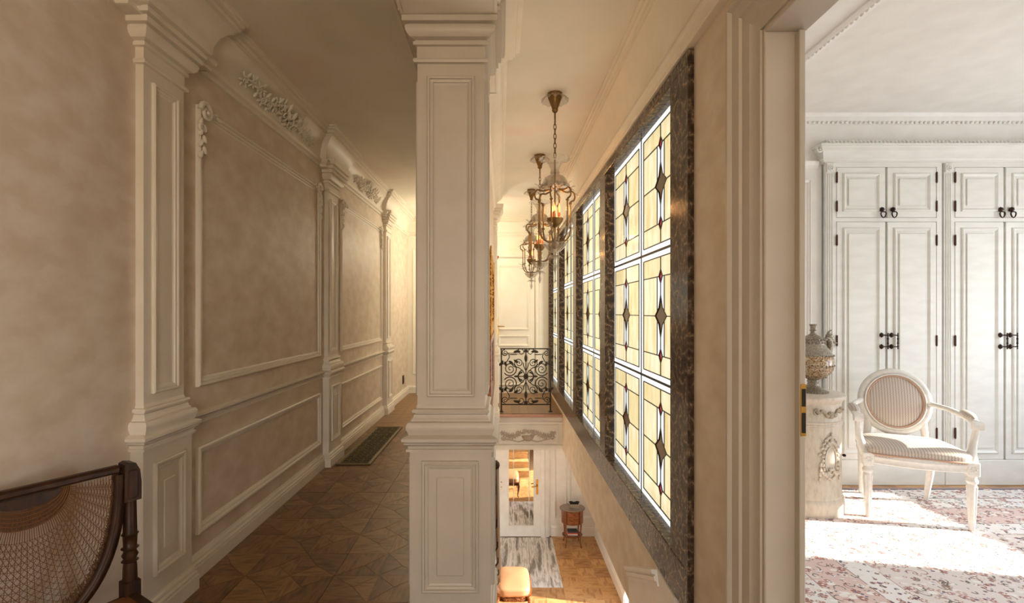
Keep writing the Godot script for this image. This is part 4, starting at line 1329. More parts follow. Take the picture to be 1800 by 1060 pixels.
func build_armchair() -> void:
	var t := thing("armchair", "white painted oval-back armchair with striped beige upholstery on the rug", "armchair", p(2.61, 0.012, 3.12), -0.42)
	var st: MB
	# front legs: square block, collar, fluted taper
	for s in [-1.0, 1.0]:
		st = MB.new()
		var q := Vector3(s * 0.25, 0, 0.2)
		st.box(q + Vector3(-0.029, 0.325, -0.029), q + Vector3(0.029, 0.405, 0.029), 0.004)
		st.lathe([Vector2(0, 0), Vector2(0.013, 0), Vector2(0.016, 0.01), Vector2(0.013, 0.03), Vector2(0.016, 0.04), Vector2(0.024, 0.265), Vector2(0.02, 0.275), Vector2(0.028, 0.285), Vector2(0.029, 0.3), Vector2(0.022, 0.308), Vector2(0.024, 0.326)], 16, q)
		for k in 8:
			var d := Vector3(cos(TAU * k / 8), 0, sin(TAU * k / 8))
			st.tube([q + d * 0.0145 + Vector3(0, 0.045, 0), q + d * 0.023 + Vector3(0, 0.262, 0)], [0.003, 0.005], 5)
		var lg := obj("leg", st, M.chair_white, t)
		st = MB.new()
		for k in 6: st.ball(q + Vector3(0.012 * cos(TAU * k / 6), 0.365 + 0.012 * sin(TAU * k / 6), 0.029), Vector3(0.007, 0.007, 0.004), Basis(), 4, 6)
		obj("rosette", st, M.chair_white, lg)
	for s in [-1.0, 1.0]:
		st = MB.new()
		st.tube([Vector3(s * 0.19, 0.37, -0.2), Vector3(s * 0.188, 0.2, -0.215), Vector3(s * 0.18, 0.006, -0.26)], [0.026, 0.022, 0.015], 8)
		obj("leg", st, M.chair_white, t)
	# seat rail, bowed in front
	var path: Array = []
	for k in 13:
		var u := k / 12.0
		path.append(Vector3(lerpf(-0.265, 0.265, u), 0, 0.205 + 0.05 * sin(PI * u)))
	path += [Vector3(0.262, 0, 0.1), Vector3(0.22, 0, -0.2), Vector3(-0.22, 0, -0.2), Vector3(-0.262, 0, 0.1)]
	st = MB.new()
	st.sweep(path, true, Vector3.UP, [Vector2(-0.04, 0.34), Vector2(0.0, 0.34), Vector2(0.006, 0.346), Vector2(0.002, 0.355), Vector2(0.004, 0.375), Vector2(0.009, 0.382), Vector2(0.004, 0.392), Vector2(0, 0.4), Vector2(-0.04, 0.4)])
	obj("seat_rail", st, M.chair_white, t)
	st = MB.new()
	st.x = Transform3D(Basis(), Vector3(0, 0, 0.02))
	cushion(st, 0.255, 0.225, 0.39, 0.425, 0.045, 5.0, 0.1)
	obj("seat", st, M.stripe, t)
	st = MB.new()
	var pip: Array = []
	for k in 40:
		var q := super_pt(0.257, 0.227, TAU * k / 40, 5.0)
		q.x *= 1.0 + 0.1 * q.z / 0.225
		pip.append(q + Vector3(0, 0.402, 0.02))
	st.tube(pip, 0.006, 6, true)
	obj("piping", st, M.piping, t)
	# oval back, leaning backwards
	var lean := Transform3D(Basis(Vector3.RIGHT, -0.16), Vector3(0, 0.665, -0.235))
	st = MB.new()
	st.x = lean
	var ov: Array = []
	for k in 48: ov.append(Vector3(0.186 * cos(TAU * k / 48), 0.203 * sin(TAU * k / 48), 0))
	st.tube(ov, 0.024, 10, true, 0.85)
	var ov2: Array = []
	for k in 48: ov2.append(Vector3(0.168 * cos(TAU * k / 48), 0.185 * sin(TAU * k / 48), 0.022))
	st.tube(ov2, 0.006, 6, true)
	var fr := obj("back_frame", st, M.chair_white, t)
	st = MB.new()
	st.x = lean
	st.ball(Vector3(0, 0, 0.004), Vector3(0.168, 0.185, 0.032), Basis(), 14, 40)
	obj("back_pad", st, M.stripe, t)
	st = MB.new()
	st.x = lean
	var ov3: Array = []
	for k in 48: ov3.append(Vector3(0.157 * cos(TAU * k / 48), 0.174 * sin(TAU * k / 48), 0.02))
	st.tube(ov3, 0.006, 6, true)
	obj("piping", st, M.piping, t)
	# stiles from the rail to the oval
	for s in [-1.0, 1.0]:
		st = MB.new()
		st.tube([Vector3(s * 0.185, 0.37, -0.195), Vector3(s * 0.16, 0.44, -0.205), Vector3(s * 0.15, 0.55, -0.22)], [0.025, 0.02, 0.024], 8)
		obj("stile", st, M.chair_white, t)
	# arms with scrolled ends, pads and curved supports
	for s in [-1.0, 1.0]:
		st = MB.new()
		st.tube([Vector3(s * 0.19, 0.665, -0.225), Vector3(s * 0.25, 0.655, -0.12), Vector3(s * 0.29, 0.635, 0.0), Vector3(s * 0.292, 0.625, 0.1), Vector3(s * 0.29, 0.618, 0.15)], [0.017, 0.016, 0.018, 0.022, 0.023], 9)
		st.tube([Vector3(s * 0.265, 0.61, 0.16), Vector3(s * 0.315, 0.61, 0.16)], 0.026, 12)
		obj("arm", st, M.chair_white, t)
		st = MB.new()
		st.ball(Vector3(s * 0.29, 0.652, 0.045), Vector3(0.03, 0.022, 0.085), Basis(Vector3.RIGHT, 0.12), 8, 14)
		obj("arm_pad", st, M.stripe, t)
		st = MB.new()
		st.tube([Vector3(s * 0.29, 0.61, 0.155), Vector3(s * 0.288, 0.56, 0.145), Vector3(s * 0.28, 0.49, 0.13), Vector3(s * 0.268, 0.43, 0.15), Vector3(s * 0.256, 0.38, 0.195)], [0.019, 0.017, 0.02, 0.026, 0.029], 9)
		obj("arm_support", st, M.chair_white, t)

func build_cabinet_and_ewer() -> void:
	var t := thing("drum_cabinet", "round antique white drum cabinet with carved garlands beside the armchair", "cabinet", p(2.0, 0.012, 3.245))
	var st := MB.new()
	st.lathe([Vector2(0, 0), Vector2(0.25, 0), Vector2(0.25, 0.075), Vector2(0.246, 0.085), Vector2(0.24, 0.1), Vector2(0.236, 0.104), Vector2(0.236, 0.112)], 40)
	obj("plinth", st, M.antique, t)
	st = MB.new()
	st.lathe([Vector2(0.236, 0.112), Vector2(0.232, 0.118), Vector2(0.23, 0.56)], 40)
	obj("body", st, M.antique, t)
	st = MB.new()
	st.lathe([Vector2(0.23, 0.56), Vector2(0.238, 0.563), Vector2(0.24, 0.57), Vector2(0.235, 0.577), Vector2(0.24, 0.585), Vector2(0.24, 0.59), Vector2(0.232, 0.595)], 40)
	obj("band", st, M.antique, t)
	st = MB.new()
	st.lathe([Vector2(0.232, 0.595), Vector2(0.23, 0.6), Vector2(0.23, 0.7)], 40)
	obj("frieze", st, M.antique, t)
	st = MB.new()
	st.lathe([Vector2(0.23, 0.7), Vector2(0.235, 0.704), Vector2(0.238, 0.716), Vector2(0.246, 0.722), Vector2(0.254, 0.735), Vector2(0.254, 0.745), Vector2(0.248, 0.752), Vector2(0, 0.754)], 40)
	obj("top", st, M.antique, t)
	# carved ornaments on the curved front; phi runs round the drum, 0 facing the hall
	var onto := func(phi: float, y: float, off: float) -> Vector3: return Vector3((0.23 + off) * sin(phi), y, (0.23 + off) * cos(phi))
	var fc := 0.25
	st = MB.new()
	for k in 26:
		var an := TAU * k / 26
		st.ball(onto.call(fc + 0.25 * cos(an), 0.355 + 0.115 * sin(an), 0.004), Vector3(0.012, 0.012, 0.009), Basis(), 4, 6)
	for s in [-1.0, 1.0]:
		for k in 6: st.ball(onto.call(fc + s * (0.05 + 0.055 * k), 0.5 - 0.014 * k * k * 0.3, 0.004), Vector3(0.014, 0.009, 0.008), Basis(Vector3(0, 0, 1), s * -0.5), 4, 6)
		for k in 7: st.ball(onto.call(fc + s * (0.04 + 0.045 * k), 0.3 - 0.03 * sin(k * 0.5) , 0.006), Vector3(0.013, 0.012, 0.009), Basis(), 4, 6)
		for k in 4: st.ball(onto.call(fc + s * (0.3 + 0.01 * k), 0.33 - k * 0.03, 0.004), Vector3(0.009, 0.016, 0.007), Basis(), 4, 6)
	for k in 5: st.ball(onto.call(fc, 0.475 + 0.012 * k, 0.006), Vector3(0.014 - 0.002 * k, 0.01, 0.008), Basis(), 4, 6)
	var med: Array = []
	for k in 30: med.append(onto.call(fc + 0.19 * cos(TAU * k / 30), 0.355 + 0.085 * sin(TAU * k / 30), 0.003))
	st.tube(med, 0.004, 6, true)
	obj("medallion", st, M.antique, t)
	st = MB.new()
	var rr := RandomNumberGenerator.new()
	rr.seed = 4
	for s in [-1.0, 1.0]:
		for k in 12:
			var u := k / 11.0
			st.ball(onto.call(fc + s * (0.06 + 0.34 * u), 0.645 + 0.03 * u * u - 0.012 * sin(u * 9.0), 0.005), Vector3(0.013, 0.012, 0.009) * rr.randf_range(0.7, 1.1), Basis(), 4, 6)
		var cp: Vector3 = onto.call(fc + s * 0.42, 0.66, 0.005)
		st.curl(cp, Vector3(cos(fc), 0, -sin(fc)), Vector3.UP, 0.022, 1.3, 0, 0.006, s)
	for k in 6: st.ball(onto.call(fc + rr.randf_range(-0.05, 0.05), 0.64 + rr.randf_range(-0.015, 0.015), 0.008), Vector3(0.012, 0.012, 0.01), Basis(), 4, 6)
	obj("garland", st, M.antique_dark, t)
	st = MB.new()
	st.ball(onto.call(1.0, 0.36, 0.014), Vector3(0.01, 0.01, 0.012), Basis(), 6, 8)
	st.tube([onto.call(1.0, 0.36, 0.0), onto.call(1.0, 0.36, 0.012)], 0.004, 6)
	obj("knob", st, M.knob, t)
	# covered ewer
	var e := thing("ewer", "painted majolica lidded ewer with bird handle on the drum cabinet", "ewer", p(2.06, 0.766, 3.2))
	st = MB.new()
	st.lathe([Vector2(0, 0), Vector2(0.088, 0), Vector2(0.09, 0.008), Vector2(0.07, 0.018), Vector2(0.05, 0.028), Vector2(0.036, 0.045), Vector2(0.03, 0.06), Vector2(0.036, 0.07), Vector2(0.032, 0.08), Vector2(0.04, 0.088)], 26)
	obj("foot", st, M.pewter, e)
	st = MB.new()
	st.lathe([Vector2(0.04, 0.088), Vector2(0.07, 0.1), Vector2(0.098, 0.125), Vector2(0.112, 0.15), Vector2(0.117, 0.175)], 30)
	obj("belly", st, M.majolica, e)
	st = MB.new()
	st.lathe([Vector2(0.117, 0.175), Vector2(0.119, 0.18), Vector2(0.117, 0.186), Vector2(0.118, 0.215), Vector2(0.113, 0.24), Vector2(0.116, 0.244)], 30)
	obj("painted_band", st, M.majolica, e)
	st = MB.new()
	st.lathe([Vector2(0.115, 0.244), Vector2(0.105, 0.262), Vector2(0.09, 0.285), Vector2(0.075, 0.305), Vector2(0.066, 0.322), Vector2(0.068, 0.34)], 30)
	obj("shoulder", st, M.majolica_grey, e)
	for q in [[0.116, 0.244, 30], [0.118, 0.18, 30], [0.068, 0.328, 20], [0.075, 0.103, 20]]:
		st = MB.new()
		for k in q[2]: st.ball(Vector3(q[0] * cos(TAU * k / q[2]), q[1], q[0] * sin(TAU * k / q[2])), Vector3.ONE * 0.006, Basis(), 4, 6)
		obj("bead_ring", st, M.pewter, e).set_meta("kind", "stuff")
	st = MB.new()
	st.lathe([Vector2(0.066, 0.338), Vector2(0.072, 0.343), Vector2(0.072, 0.352), Vector2(0.06, 0.36), Vector2(0.04, 0.37), Vector2(0.022, 0.38), Vector2(0.014, 0.395), Vector2(0.014, 0.402), Vector2(0.022, 0.408), Vector2(0.014, 0.415), Vector2(0.016, 0.43), Vector2(0.024, 0.448), Vector2(0, 0.45)], 26)
	for k in 22: st.ball(Vector3(0.072 * cos(TAU * k / 22), 0.347, 0.072 * sin(TAU * k / 22)), Vector3.ONE * 0.008, Basis(), 4, 6)
	obj("lid", st, M.pewter, e)
	st = MB.new()
	st.tube([Vector3(0.1, 0.262, 0), Vector3(0.11, 0.285, 0), Vector3(0.112, 0.31, 0), Vector3(0.108, 0.335, 0), Vector3(0.1, 0.352, 0), Vector3(0.085, 0.36, 0)], [0.012, 0.017, 0.02, 0.022, 0.017, 0.012], 9)
	st.tube([Vector3(0.1, 0.262, 0), Vector3(0.085, 0.3, 0), Vector3(0.082, 0.33, 0), Vector3(0.075, 0.345, 0)], [0.008, 0.007, 0.007, 0.006], 7)
	st.ball(Vector3(0.107, 0.368, 0), Vector3(0.025, 0.021, 0.018), Basis(), 7, 10)
	st.tube([Vector3(0.122, 0.345, 0), Vector3(0.14, 0.325, 0), Vector3(0.16, 0.322, 0)], [0.012, 0.007, 0.003], 7)
	st.leaf(Vector3(0.09, 0.38, 0), Vector3(0.8, 0.6, 0), Vector3(0, 0, 1), Vector3(-0.6, 0.8, 0), 0.05, 0.014, 0.006)
	obj("bird_handle", st, M.pewter, e)
	# matching spout on the hidden side
	st = MB.new()
	st.tube([Vector3(-0.09, 0.24, 0), Vector3(-0.13, 0.29, 0), Vector3(-0.135, 0.33, 0), Vector3(-0.155, 0.355, 0)], [0.02, 0.015, 0.012, 0.016], 9)
	obj("spout", st, M.pewter, e)

func build_rug() -> void:
	# Persian rug: borders along its edges, dense flowers in rose, red, cream and blue
	var x0 := 1.12
	var x1 := 4.5
	var z0 := 0.9
	var z1 := 3.535
	var d := 400.0
	var W := int((x1 - x0) * d)
	var H := int((z1 - z0) * d)
	var im := Image.create(W, H, false, Image.FORMAT_RGB8)
	var r := RandomNumberGenerator.new()
	r.seed = 21
	# bands from the outer edge inwards: [width in metres, colour]
	var bands := [[0.0, "a98a80"], [0.03, "5a5e74"], [0.05, "e2ddd8"], [0.2, "86706a"], [0.21, "e9e5e0"], [0.37, "9a7a70"], [0.375, "dfc6bd"], [0.6, "9a7a70"], [0.605, "efece8"], [0.74, "b99a90"], [0.745, "e6dcd6"]]
	for b in bands:
		var q := int(b[0] * d)
		im.fill_rect(Rect2i(q, q, W - 2 * q, H - 2 * q), Color(b[1]))
	var rose := [Color("b3867c"), Color("c49c90"), Color("a46e62"), Color("d3b4aa"), Color("a98b7d")]
	var dark := [Color("3b4468"), Color("5d6486"), Color("64504a"), Color("77726a")]
	var pale := [Color("efeae4"), Color("e6dcd2"), Color("f3efea")]
	var disc := func(cx: int, cy: int, rx: int, ry: int, c: Color) -> void:
		for yy in range(maxi(0, cy - ry), mini(H, cy + ry + 1)):
			for xx in range(maxi(0, cx - rx), mini(W, cx + rx + 1)):
				var e := pow(float(xx - cx) / rx, 2) + pow(float(yy - cy) / ry, 2)
				if e <= 1.0: im.set_pixel(xx, yy, c)
	for k in 11000:
		var cx := r.randi() % W
		var cy := r.randi() % H
		var edge := minf(minf(cx, W - cx), minf(cy, H - cy)) / d
		if edge < 0.04: continue
		var s := r.randi_range(2, 6)
		var kind := r.randf()
		if edge > 0.6 and edge < 0.75: s = r.randi_range(2, 3)
		if kind < 0.4:
			var pc: Color = rose[r.randi() % 5] if edge > 0.74 or edge < 0.38 else (pale[r.randi() % 3] if r.randf() < 0.5 else rose[2])
			for a in 5: disc.call(cx + int(s * cos(TAU * a / 5)), cy + int(s * sin(TAU * a / 5)), maxi(2, s / 2), maxi(2, s / 2), pc)
			disc.call(cx, cy, 2, 2, dark[r.randi() % 4] if r.randf() < 0.5 else pale[0])
		elif kind < 0.62:
			disc.call(cx, cy, maxi(1, s / 2), 1 + r.randi() % 2, dark[r.randi() % 4])
		elif kind < 0.8:
			var a0 := r.randf() * TAU
			for a in 14: disc.call(cx + int(s * 1.6 * cos(a0 + a * 0.28)), cy + int(s * 1.6 * sin(a0 + a * 0.28)), 1, 1, dark[r.randi() % 2 + 2] if k % 3 else rose[2])
		else:
			disc.call(cx, cy, s + 2, maxi(2, s - 1), pale[r.randi() % 3])
	var t := ImageTexture.create_from_image(im)
	var m := StandardMaterial3D.new()
	m.albedo_texture = t
	m.roughness = 0.95
	m.rim_enabled = true
	m.rim = 0.2
	var st := MB.new()
	st.quv(p(x0, 0.012, z0), p(x1, 0.012, z0), p(x1, 0.012, z1), p(x0, 0.012, z1), Vector2(0, 0), Vector2(1, 0), Vector2(1, 1), Vector2(0, 1))
	st.quad(p(x0, 0.0, z1), p(x0, 0.012, z1), p(x1, 0.012, z1), p(x1, 0.0, z1))
	st.quad(p(x0, 0.0, z0), p(x0, 0.012, z0), p(x0, 0.012, z1), p(x0, 0.0, z1))
	st.quad(p(x0, 0.0, z0), p(x1, 0.0, z0), p(x1, 0.012, z0), p(x0, 0.012, z0))
	st.quad(p(x1, 0.0, z0), p(x1, 0.0, z1), p(x1, 0.012, z1), p(x1, 0.012, z0))
	st.quad(p(x0, 0.0, z0), p(x0, 0.0, z1), p(x1, 0.0, z1), p(x1, 0.0, z0))
	tag(obj("persian_rug", st, m), "pale rose and cream floral Persian rug in the bright room", "rug")

func build_chandeliers() -> void:
	# Venetian lantern: clear glass dish, brass cone, chain, flared glass bowl, cage of brass arms with glass leaves, candles
	var names := ["brass and glass lantern chandelier hanging by the first stained glass window", "brass and glass lantern chandelier, middle one of the row", "brass and glass lantern chandelier nearest the landing railing"]
	var proto: Node3D
	for i in 3:
		var at := p(0.362, CEIL, 3.29 + 1.3 * i)
		if i > 0:
			var cpy: Node3D = proto.duplicate()
			cpy.name = numbered("chandelier")
			add_child(cpy, true)
			cpy.position = at
			cpy.rotation.y = 0.35 * i
			cpy.set_meta("label", names[i])
			continue
		var t := thing("chandelier", names[0], "chandelier", at, 0.2, "stairwell chandeliers")
		proto = t
		var st := MB.new()
		# scalloped ceiling dish
		var dish := func(u: float, w: float) -> Vector3:
			var an := u * TAU
			var rr := lerpf(0.03, 0.093, w) * (1.0 + 0.05 * w * cos(an * 12))
			return Vector3(rr * cos(an), -0.012 - 0.04 * w * w + 0.006 * w * cos(an * 12), rr * sin(an))
		surf(st, dish, 96, 8)
		obj("ceiling_dish", st, M.glass, t)
		st = MB.new()
		st.lathe([Vector2(0.012, -0.128), Vector2(0.02, -0.12), Vector2(0.022, -0.11), Vector2(0.016, -0.106), Vector2(0.022, -0.1), Vector2(0.05, -0.025), Vector2(0.052, 0), Vector2(0, 0)], 10)
		obj("canopy", st, M.old_brass, t)
		st = MB.new()
		st.tube([Vector3(0, -0.12, 0), Vector3(0, -0.18, 0)], 0.006, 7)
		obj("rod", st, M.old_brass, t)
		st = MB.new()
		for k in 8:
			var lk: Array = []
			for j in 12:
				var a := TAU * j / 12
				var o := 0.009 * cos(a)
				lk.append(Vector3(o if k % 2 else 0.0, -0.195 - 0.032 * k + 0.021 * sin(a), 0.0 if k % 2 else o))
			st.tube(lk, 0.0028, 5, true)
		obj("chain", st, M.old_brass, t)
		# flared bowl with a fluted rim
		st = MB.new()
		var bowl := func(u: float, w: float) -> Vector3:
			var an := u * TAU
			var rr := 0.03 + 0.078 * pow(w, 1.7)
			rr *= 1.0 + 0.06 * w * cos(an * 14)
			var y := -0.52 + 0.085 * minf(w * 1.25, 1.0) - 0.05 * maxf(0.0, w - 0.75)
			return Vector3(rr * cos(an), y, rr * sin(an))
		surf(st, bowl, 112, 12)
		obj("flared_bowl", st, M.glass, t)
		st = MB.new()
		st.lathe([Vector2(0.012, -0.64), Vector2(0.09, -0.64), Vector2(0.093, -0.63), Vector2(0.085, -0.6), Vector2(0.07, -0.575), Vector2(0.045, -0.558), Vector2(0.026, -0.55), Vector2(0.034, -0.54), Vector2(0.028, -0.52)], 24)
		for k in 12: st.ball(Vector3(0.09 * cos(TAU * k / 12), -0.632, 0.09 * sin(TAU * k / 12)), Vector3.ONE * 0.014, Basis(), 5, 7)
		obj("dome", st, M.glass_rib, t)
		st = MB.new()
		st.tube([Vector3(0, -0.45, 0), Vector3(0, -1.04, 0)], 0.006, 7)
		st.lathe([Vector2(0, -1.06), Vector2(0.02, -1.05), Vector2(0.028, -1.035), Vector2(0.02, -1.02), Vector2(0.01, -1.01)], 12)
		obj("stem", st, M.old_brass, t)
		# the cage below the dome is drawn a little longer
		var low := Transform3D(Basis.from_scale(Vector3(1, 1.14, 1)), Vector3(0, 0.091, 0))
		# six arms
		for k in 6:
			st = MB.new(); st.x = low
			var d := Vector3(cos(TAU * k / 6), 0, sin(TAU * k / 6))
			var u := Vector3.UP
			var pts: Array = []
			for q in [[0.035, -0.655], [0.085, -0.665], [0.125, -0.66], [0.142, -0.685], [0.135, -0.712], [0.113, -0.722], [0.11, -0.75], [0.11, -0.86], [0.11, -0.895], [0.1, -0.93], [0.075, -0.955], [0.04, -0.965], [0.012, -0.96]]:
				pts.append(d * q[0] + u * q[1])
			var sm: Array = []
			for a in pts.size() - 1:
				for b in 4:
					var A: Vector3 = pts[maxi(0, a - 1)]
					var D: Vector3 = pts[mini(pts.size() - 1, a + 2)]
					sm.append(pts[a].cubic_interpolate(pts[a + 1], A, D, b / 4.0))
			sm.append(pts[-1])
			st.tube(sm, 0.0055, 7)
			for h in [-0.73, -0.875]: st.lathe([Vector2(0.005, -0.008), Vector2(0.011, -0.004), Vector2(0.011, 0.004), Vector2(0.005, 0.008)], 8, d * 0.11 + u * h)
			obj("arm", st, M.old_brass, t)
			var s := d.cross(u)
			for q in [[0.1, -0.66, 0.5, 0.3], [0.13, -0.67, 0.7, -0.4], [0.115, -0.9, 1.0, 0.5], [0.1, -0.935, 1.0, 0.1], [0.08, -0.955, 0.6, 0.8], [0.06, -0.64, 0.2, 0.9]]:
				st = MB.new(); st.x = low
				st.leaf(d * q[0] + u * q[1], (d * q[2] + u * q[3]).normalized(), s, (u - d * 0.5).normalized(), 0.055, 0.017, 0.012)
				obj("glass_leaf", st, M.glass_rib, t)
		# lower bowl and hanging finial
		st = MB.new(); st.x = low
		var cup := func(u: float, w: float) -> Vector3:
			var an := u * TAU
			var rr := 0.012 + 0.075 * pow(w, 0.6) * (1.0 + 0.05 * cos(an * 10))
			return Vector3(rr * cos(an), -1.03 + 0.06 * w, rr * sin(an))
		surf(st, cup, 80, 8)
		obj("lower_bowl", st, M.glass_rib, t)
		st = MB.new(); st.x = low
		for k in 10:
			var d := Vector3(cos(TAU * k / 10), 0, sin(TAU * k / 10))
			st.leaf(d * 0.01 + Vector3(0, -1.05, 0), (d + Vector3(0, -0.55, 0)).normalized(), d.cross(Vector3.UP), Vector3.UP, 0.05, 0.015, 0.012)
		st.lathe([Vector2(0, -1.15), Vector2(0.009, -1.135), Vector2(0.014, -1.11), Vector2(0.007, -1.08), Vector2(0.013, -1.06), Vector2(0.008, -1.03)], 12)
		obj("finial", st, M.glass_rib, t)
		# inner cup with three candles
		st = MB.new(); st.x = low
		st.lathe([Vector2(0.01, -0.88), Vector2(0.03, -0.87), Vector2(0.052, -0.845), Vector2(0.058, -0.825), Vector2(0.05, -0.822), Vector2(0, -0.835)], 18)
		obj("candle_cup", st, M.old_brass, t)
		for k in 3:
			var q := Vector3(0.03 * cos(TAU * k / 3), 0, 0.03 * sin(TAU * k / 3))
			st = MB.new(); st.x = low
			st.lathe([Vector2(0.008, -0.835), Vector2(0.009, -0.83), Vector2(0.009, -0.79), Vector2(0, -0.788)], 10, q)
			var cd := obj("candle", st, M.candle, t)
			st = MB.new(); st.x = low
			st.lathe([Vector2(0, -0.788), Vector2(0.006, -0.778), Vector2(0.008, -0.766), Vector2(0.006, -0.75), Vector2(0.002, -0.735), Vector2(0, -0.728)], 10, q)
			obj("flame_bulb", st, M.flame, cd)
			if k == 0:
				var l := OmniLight3D.new()
				l.name = "bulb_light"
				l.light_color = Color(1.0, 0.72, 0.42)
				l.light_energy = 0.06
				l.light_size = 0.02
				l.omni_range = 20.0
				l.omni_attenuation = 2.0
				l.shadow_enabled = true
				l.position = low * (q + Vector3(0, -0.764, 0))
				t.add_child(l)

func build_railing() -> void:
	var t := thing("iron_railing", "ornate wrought iron scrollwork railing at the edge of the landing", "railing", p(0.312, 0, 6.25))
	var k := 0.00104     # metres per measured unit; panel 610 wide, 785 high
	var P := func(x: float, y: float) -> Vector3: return Vector3((x - 455) * k, (945 - y) * k, 0)
	var U := Vector3.RIGHT
	var V := Vector3.UP
	var st := MB.new()
	for x in [150.0, 760.0]:
		st = MB.new()
		st.box(P.call(x, 930) - Vector3(0.009, 0, 0.009), P.call(x, 165) + Vector3(0.009, 0, 0.009), 0.002)
		st.lathe([Vector2(0, 0), Vector2(0.028, 0), Vector2(0.028, 0.006), Vector2(0.012, 0.016), Vector2(0.01, 0.03)], 12, Vector3((x - 455) * k, 0, 0))
		obj("post", st, M.iron, t)
	st = MB.new()
	st.box(P.call(135, 168) - Vector3(0, 0, 0.02), P.call(775, 155) + Vector3(0, 0, 0.02), 0.003)
	obj("top_rail", st, M.iron, t)
	st = MB.new()
	st.box(P.call(150, 862) - Vector3(0, 0, 0.007), P.call(760, 848) + Vector3(0, 0, 0.007), 0.002)
	obj("bottom_rail", st, M.iron, t)
	st = MB.new()
	st.box(P.call(449, 855) - Vector3(0, 0, 0.006), P.call(461, 165) + Vector3(0, 0, 0.006), 0.001)
	for y in [280.0, 735.0]: st.ball(P.call(455, y), Vector3(0.02, 0.05, 0.012), Basis(), 6, 8)
	for y in [190.0, 830.0]: st.box(P.call(432, y + 18) - Vector3(0, 0, 0.008), P.call(478, y - 18) + Vector3(0, 0, 0.008), 0.002)
	obj("centre_bar", st, M.iron, t)
	var th := 0.0075
	for sx in [-1.0, 1.0]:
		for sy in [-1.0, 1.0]:
			var m := func(x: float, y: float) -> Vector3: return P.call(455 + sx * x, 505 + sy * y)
			var q: float = sx * sy
			# big spiral by the post
			st = MB.new()
			st.curl(m.call(195, 92), U, V, 88 * k, 2.1, (0.0 if sx > 0 else PI) + (-sx * sy * 0.6) * -1.0, th, q, 0.12)
			obj("scroll", st, M.iron, t)
			# inner spiral with its stem to the centre
			st = MB.new()
			st.curl(m.call(88, 165), U, V, 58 * k, 1.8, PI / 2 * sy + 0.0, th * 0.9, -q, 0.14)
			st.tube([m.call(8, 20), m.call(40, 70), m.call(90, 110), m.call(150, 120), m.call(195, 175)].map(func(e): return e), th * 0.8, 6)
			st.tube([m.call(4, 75), m.call(28, 130), m.call(32, 170)], th * 0.8, 6)
			obj("scroll", st, M.iron, t)
			# small scrolls in the corner and along the rails
			st = MB.new()
			st.curl(m.call(258, 292), U, V, 42 * k, 1.6, PI / 2 * -sy, th * 0.9, q, 0.15)
			st.tube([m.call(216, 292), m.call(205, 240), m.call(235, 185), m.call(285, 150)], th * 0.8, 6)
			st.tube([m.call(200, 272), m.call(110, 272)], th * 0.8, 6)
			st.curl(m.call(62, 300), U, V, 48 * k, 1.1, (PI if sx < 0 else 0.0), th * 0.85, -q, 0.25)
			obj("scroll", st, M.iron, t)
			# leaves
			st = MB.new()
			for e in [[285, 200, 0.3, 1.0], [265, 185, -0.4, 1.0], [290, 170, 0.9, 0.6], [130, 318, -1.0, 0.2], [95, 318, 1.0, 0.3], [150, 205, -0.8, 0.5], [215, 190, -0.6, 0.3]]:
				var d := Vector3(sx * e[2], -sy * e[3] * -1.0, 0).normalized()
				st.leaf(m.call(e[0], e[1]), d, Vector3(-d.y, d.x, 0), Vector3(0, 0, 1), 0.07, 0.02, 0.015)
			obj("leaf_work", st, M.iron, t)
		# side leaf oval
		st = MB.new()
		for e in [0.0, 1.0]:
			var arc: Array = []
			for j in 13:
				var a := -1.35 + 2.7 * j / 12.0
				arc.append(P.call(455 + sx * (28 + 68 * cos(a)), 505 + 80 * sin(a) * (1.0 - 0.35 * e)))
			st.tube(arc, th * (0.9 + 0.5 * e), 6)
		st.ball(P.call(455 + sx * 120, 505), Vector3(0.03, 0.014, 0.012), Basis(), 6, 8)
		st.tube([P.call(455, 505), P.call(455 + sx * 140, 505)], th * 0.8, 6)
		obj("leaf_oval", st, M.iron, t)
	st = MB.new()
	for j in 8: st.ball(P.call(455 + 22 * cos(TAU * j / 8), 505 + 22 * sin(TAU * j / 8)) + Vector3(0, 0, 0.008), Vector3(0.014, 0.014, 0.009), Basis(), 5, 7)
	st.ball(P.call(455, 505) + Vector3(0, 0, 0.014), Vector3.ONE * 0.013, Basis(), 5, 8)
	obj("rosette", st, M.iron, t)

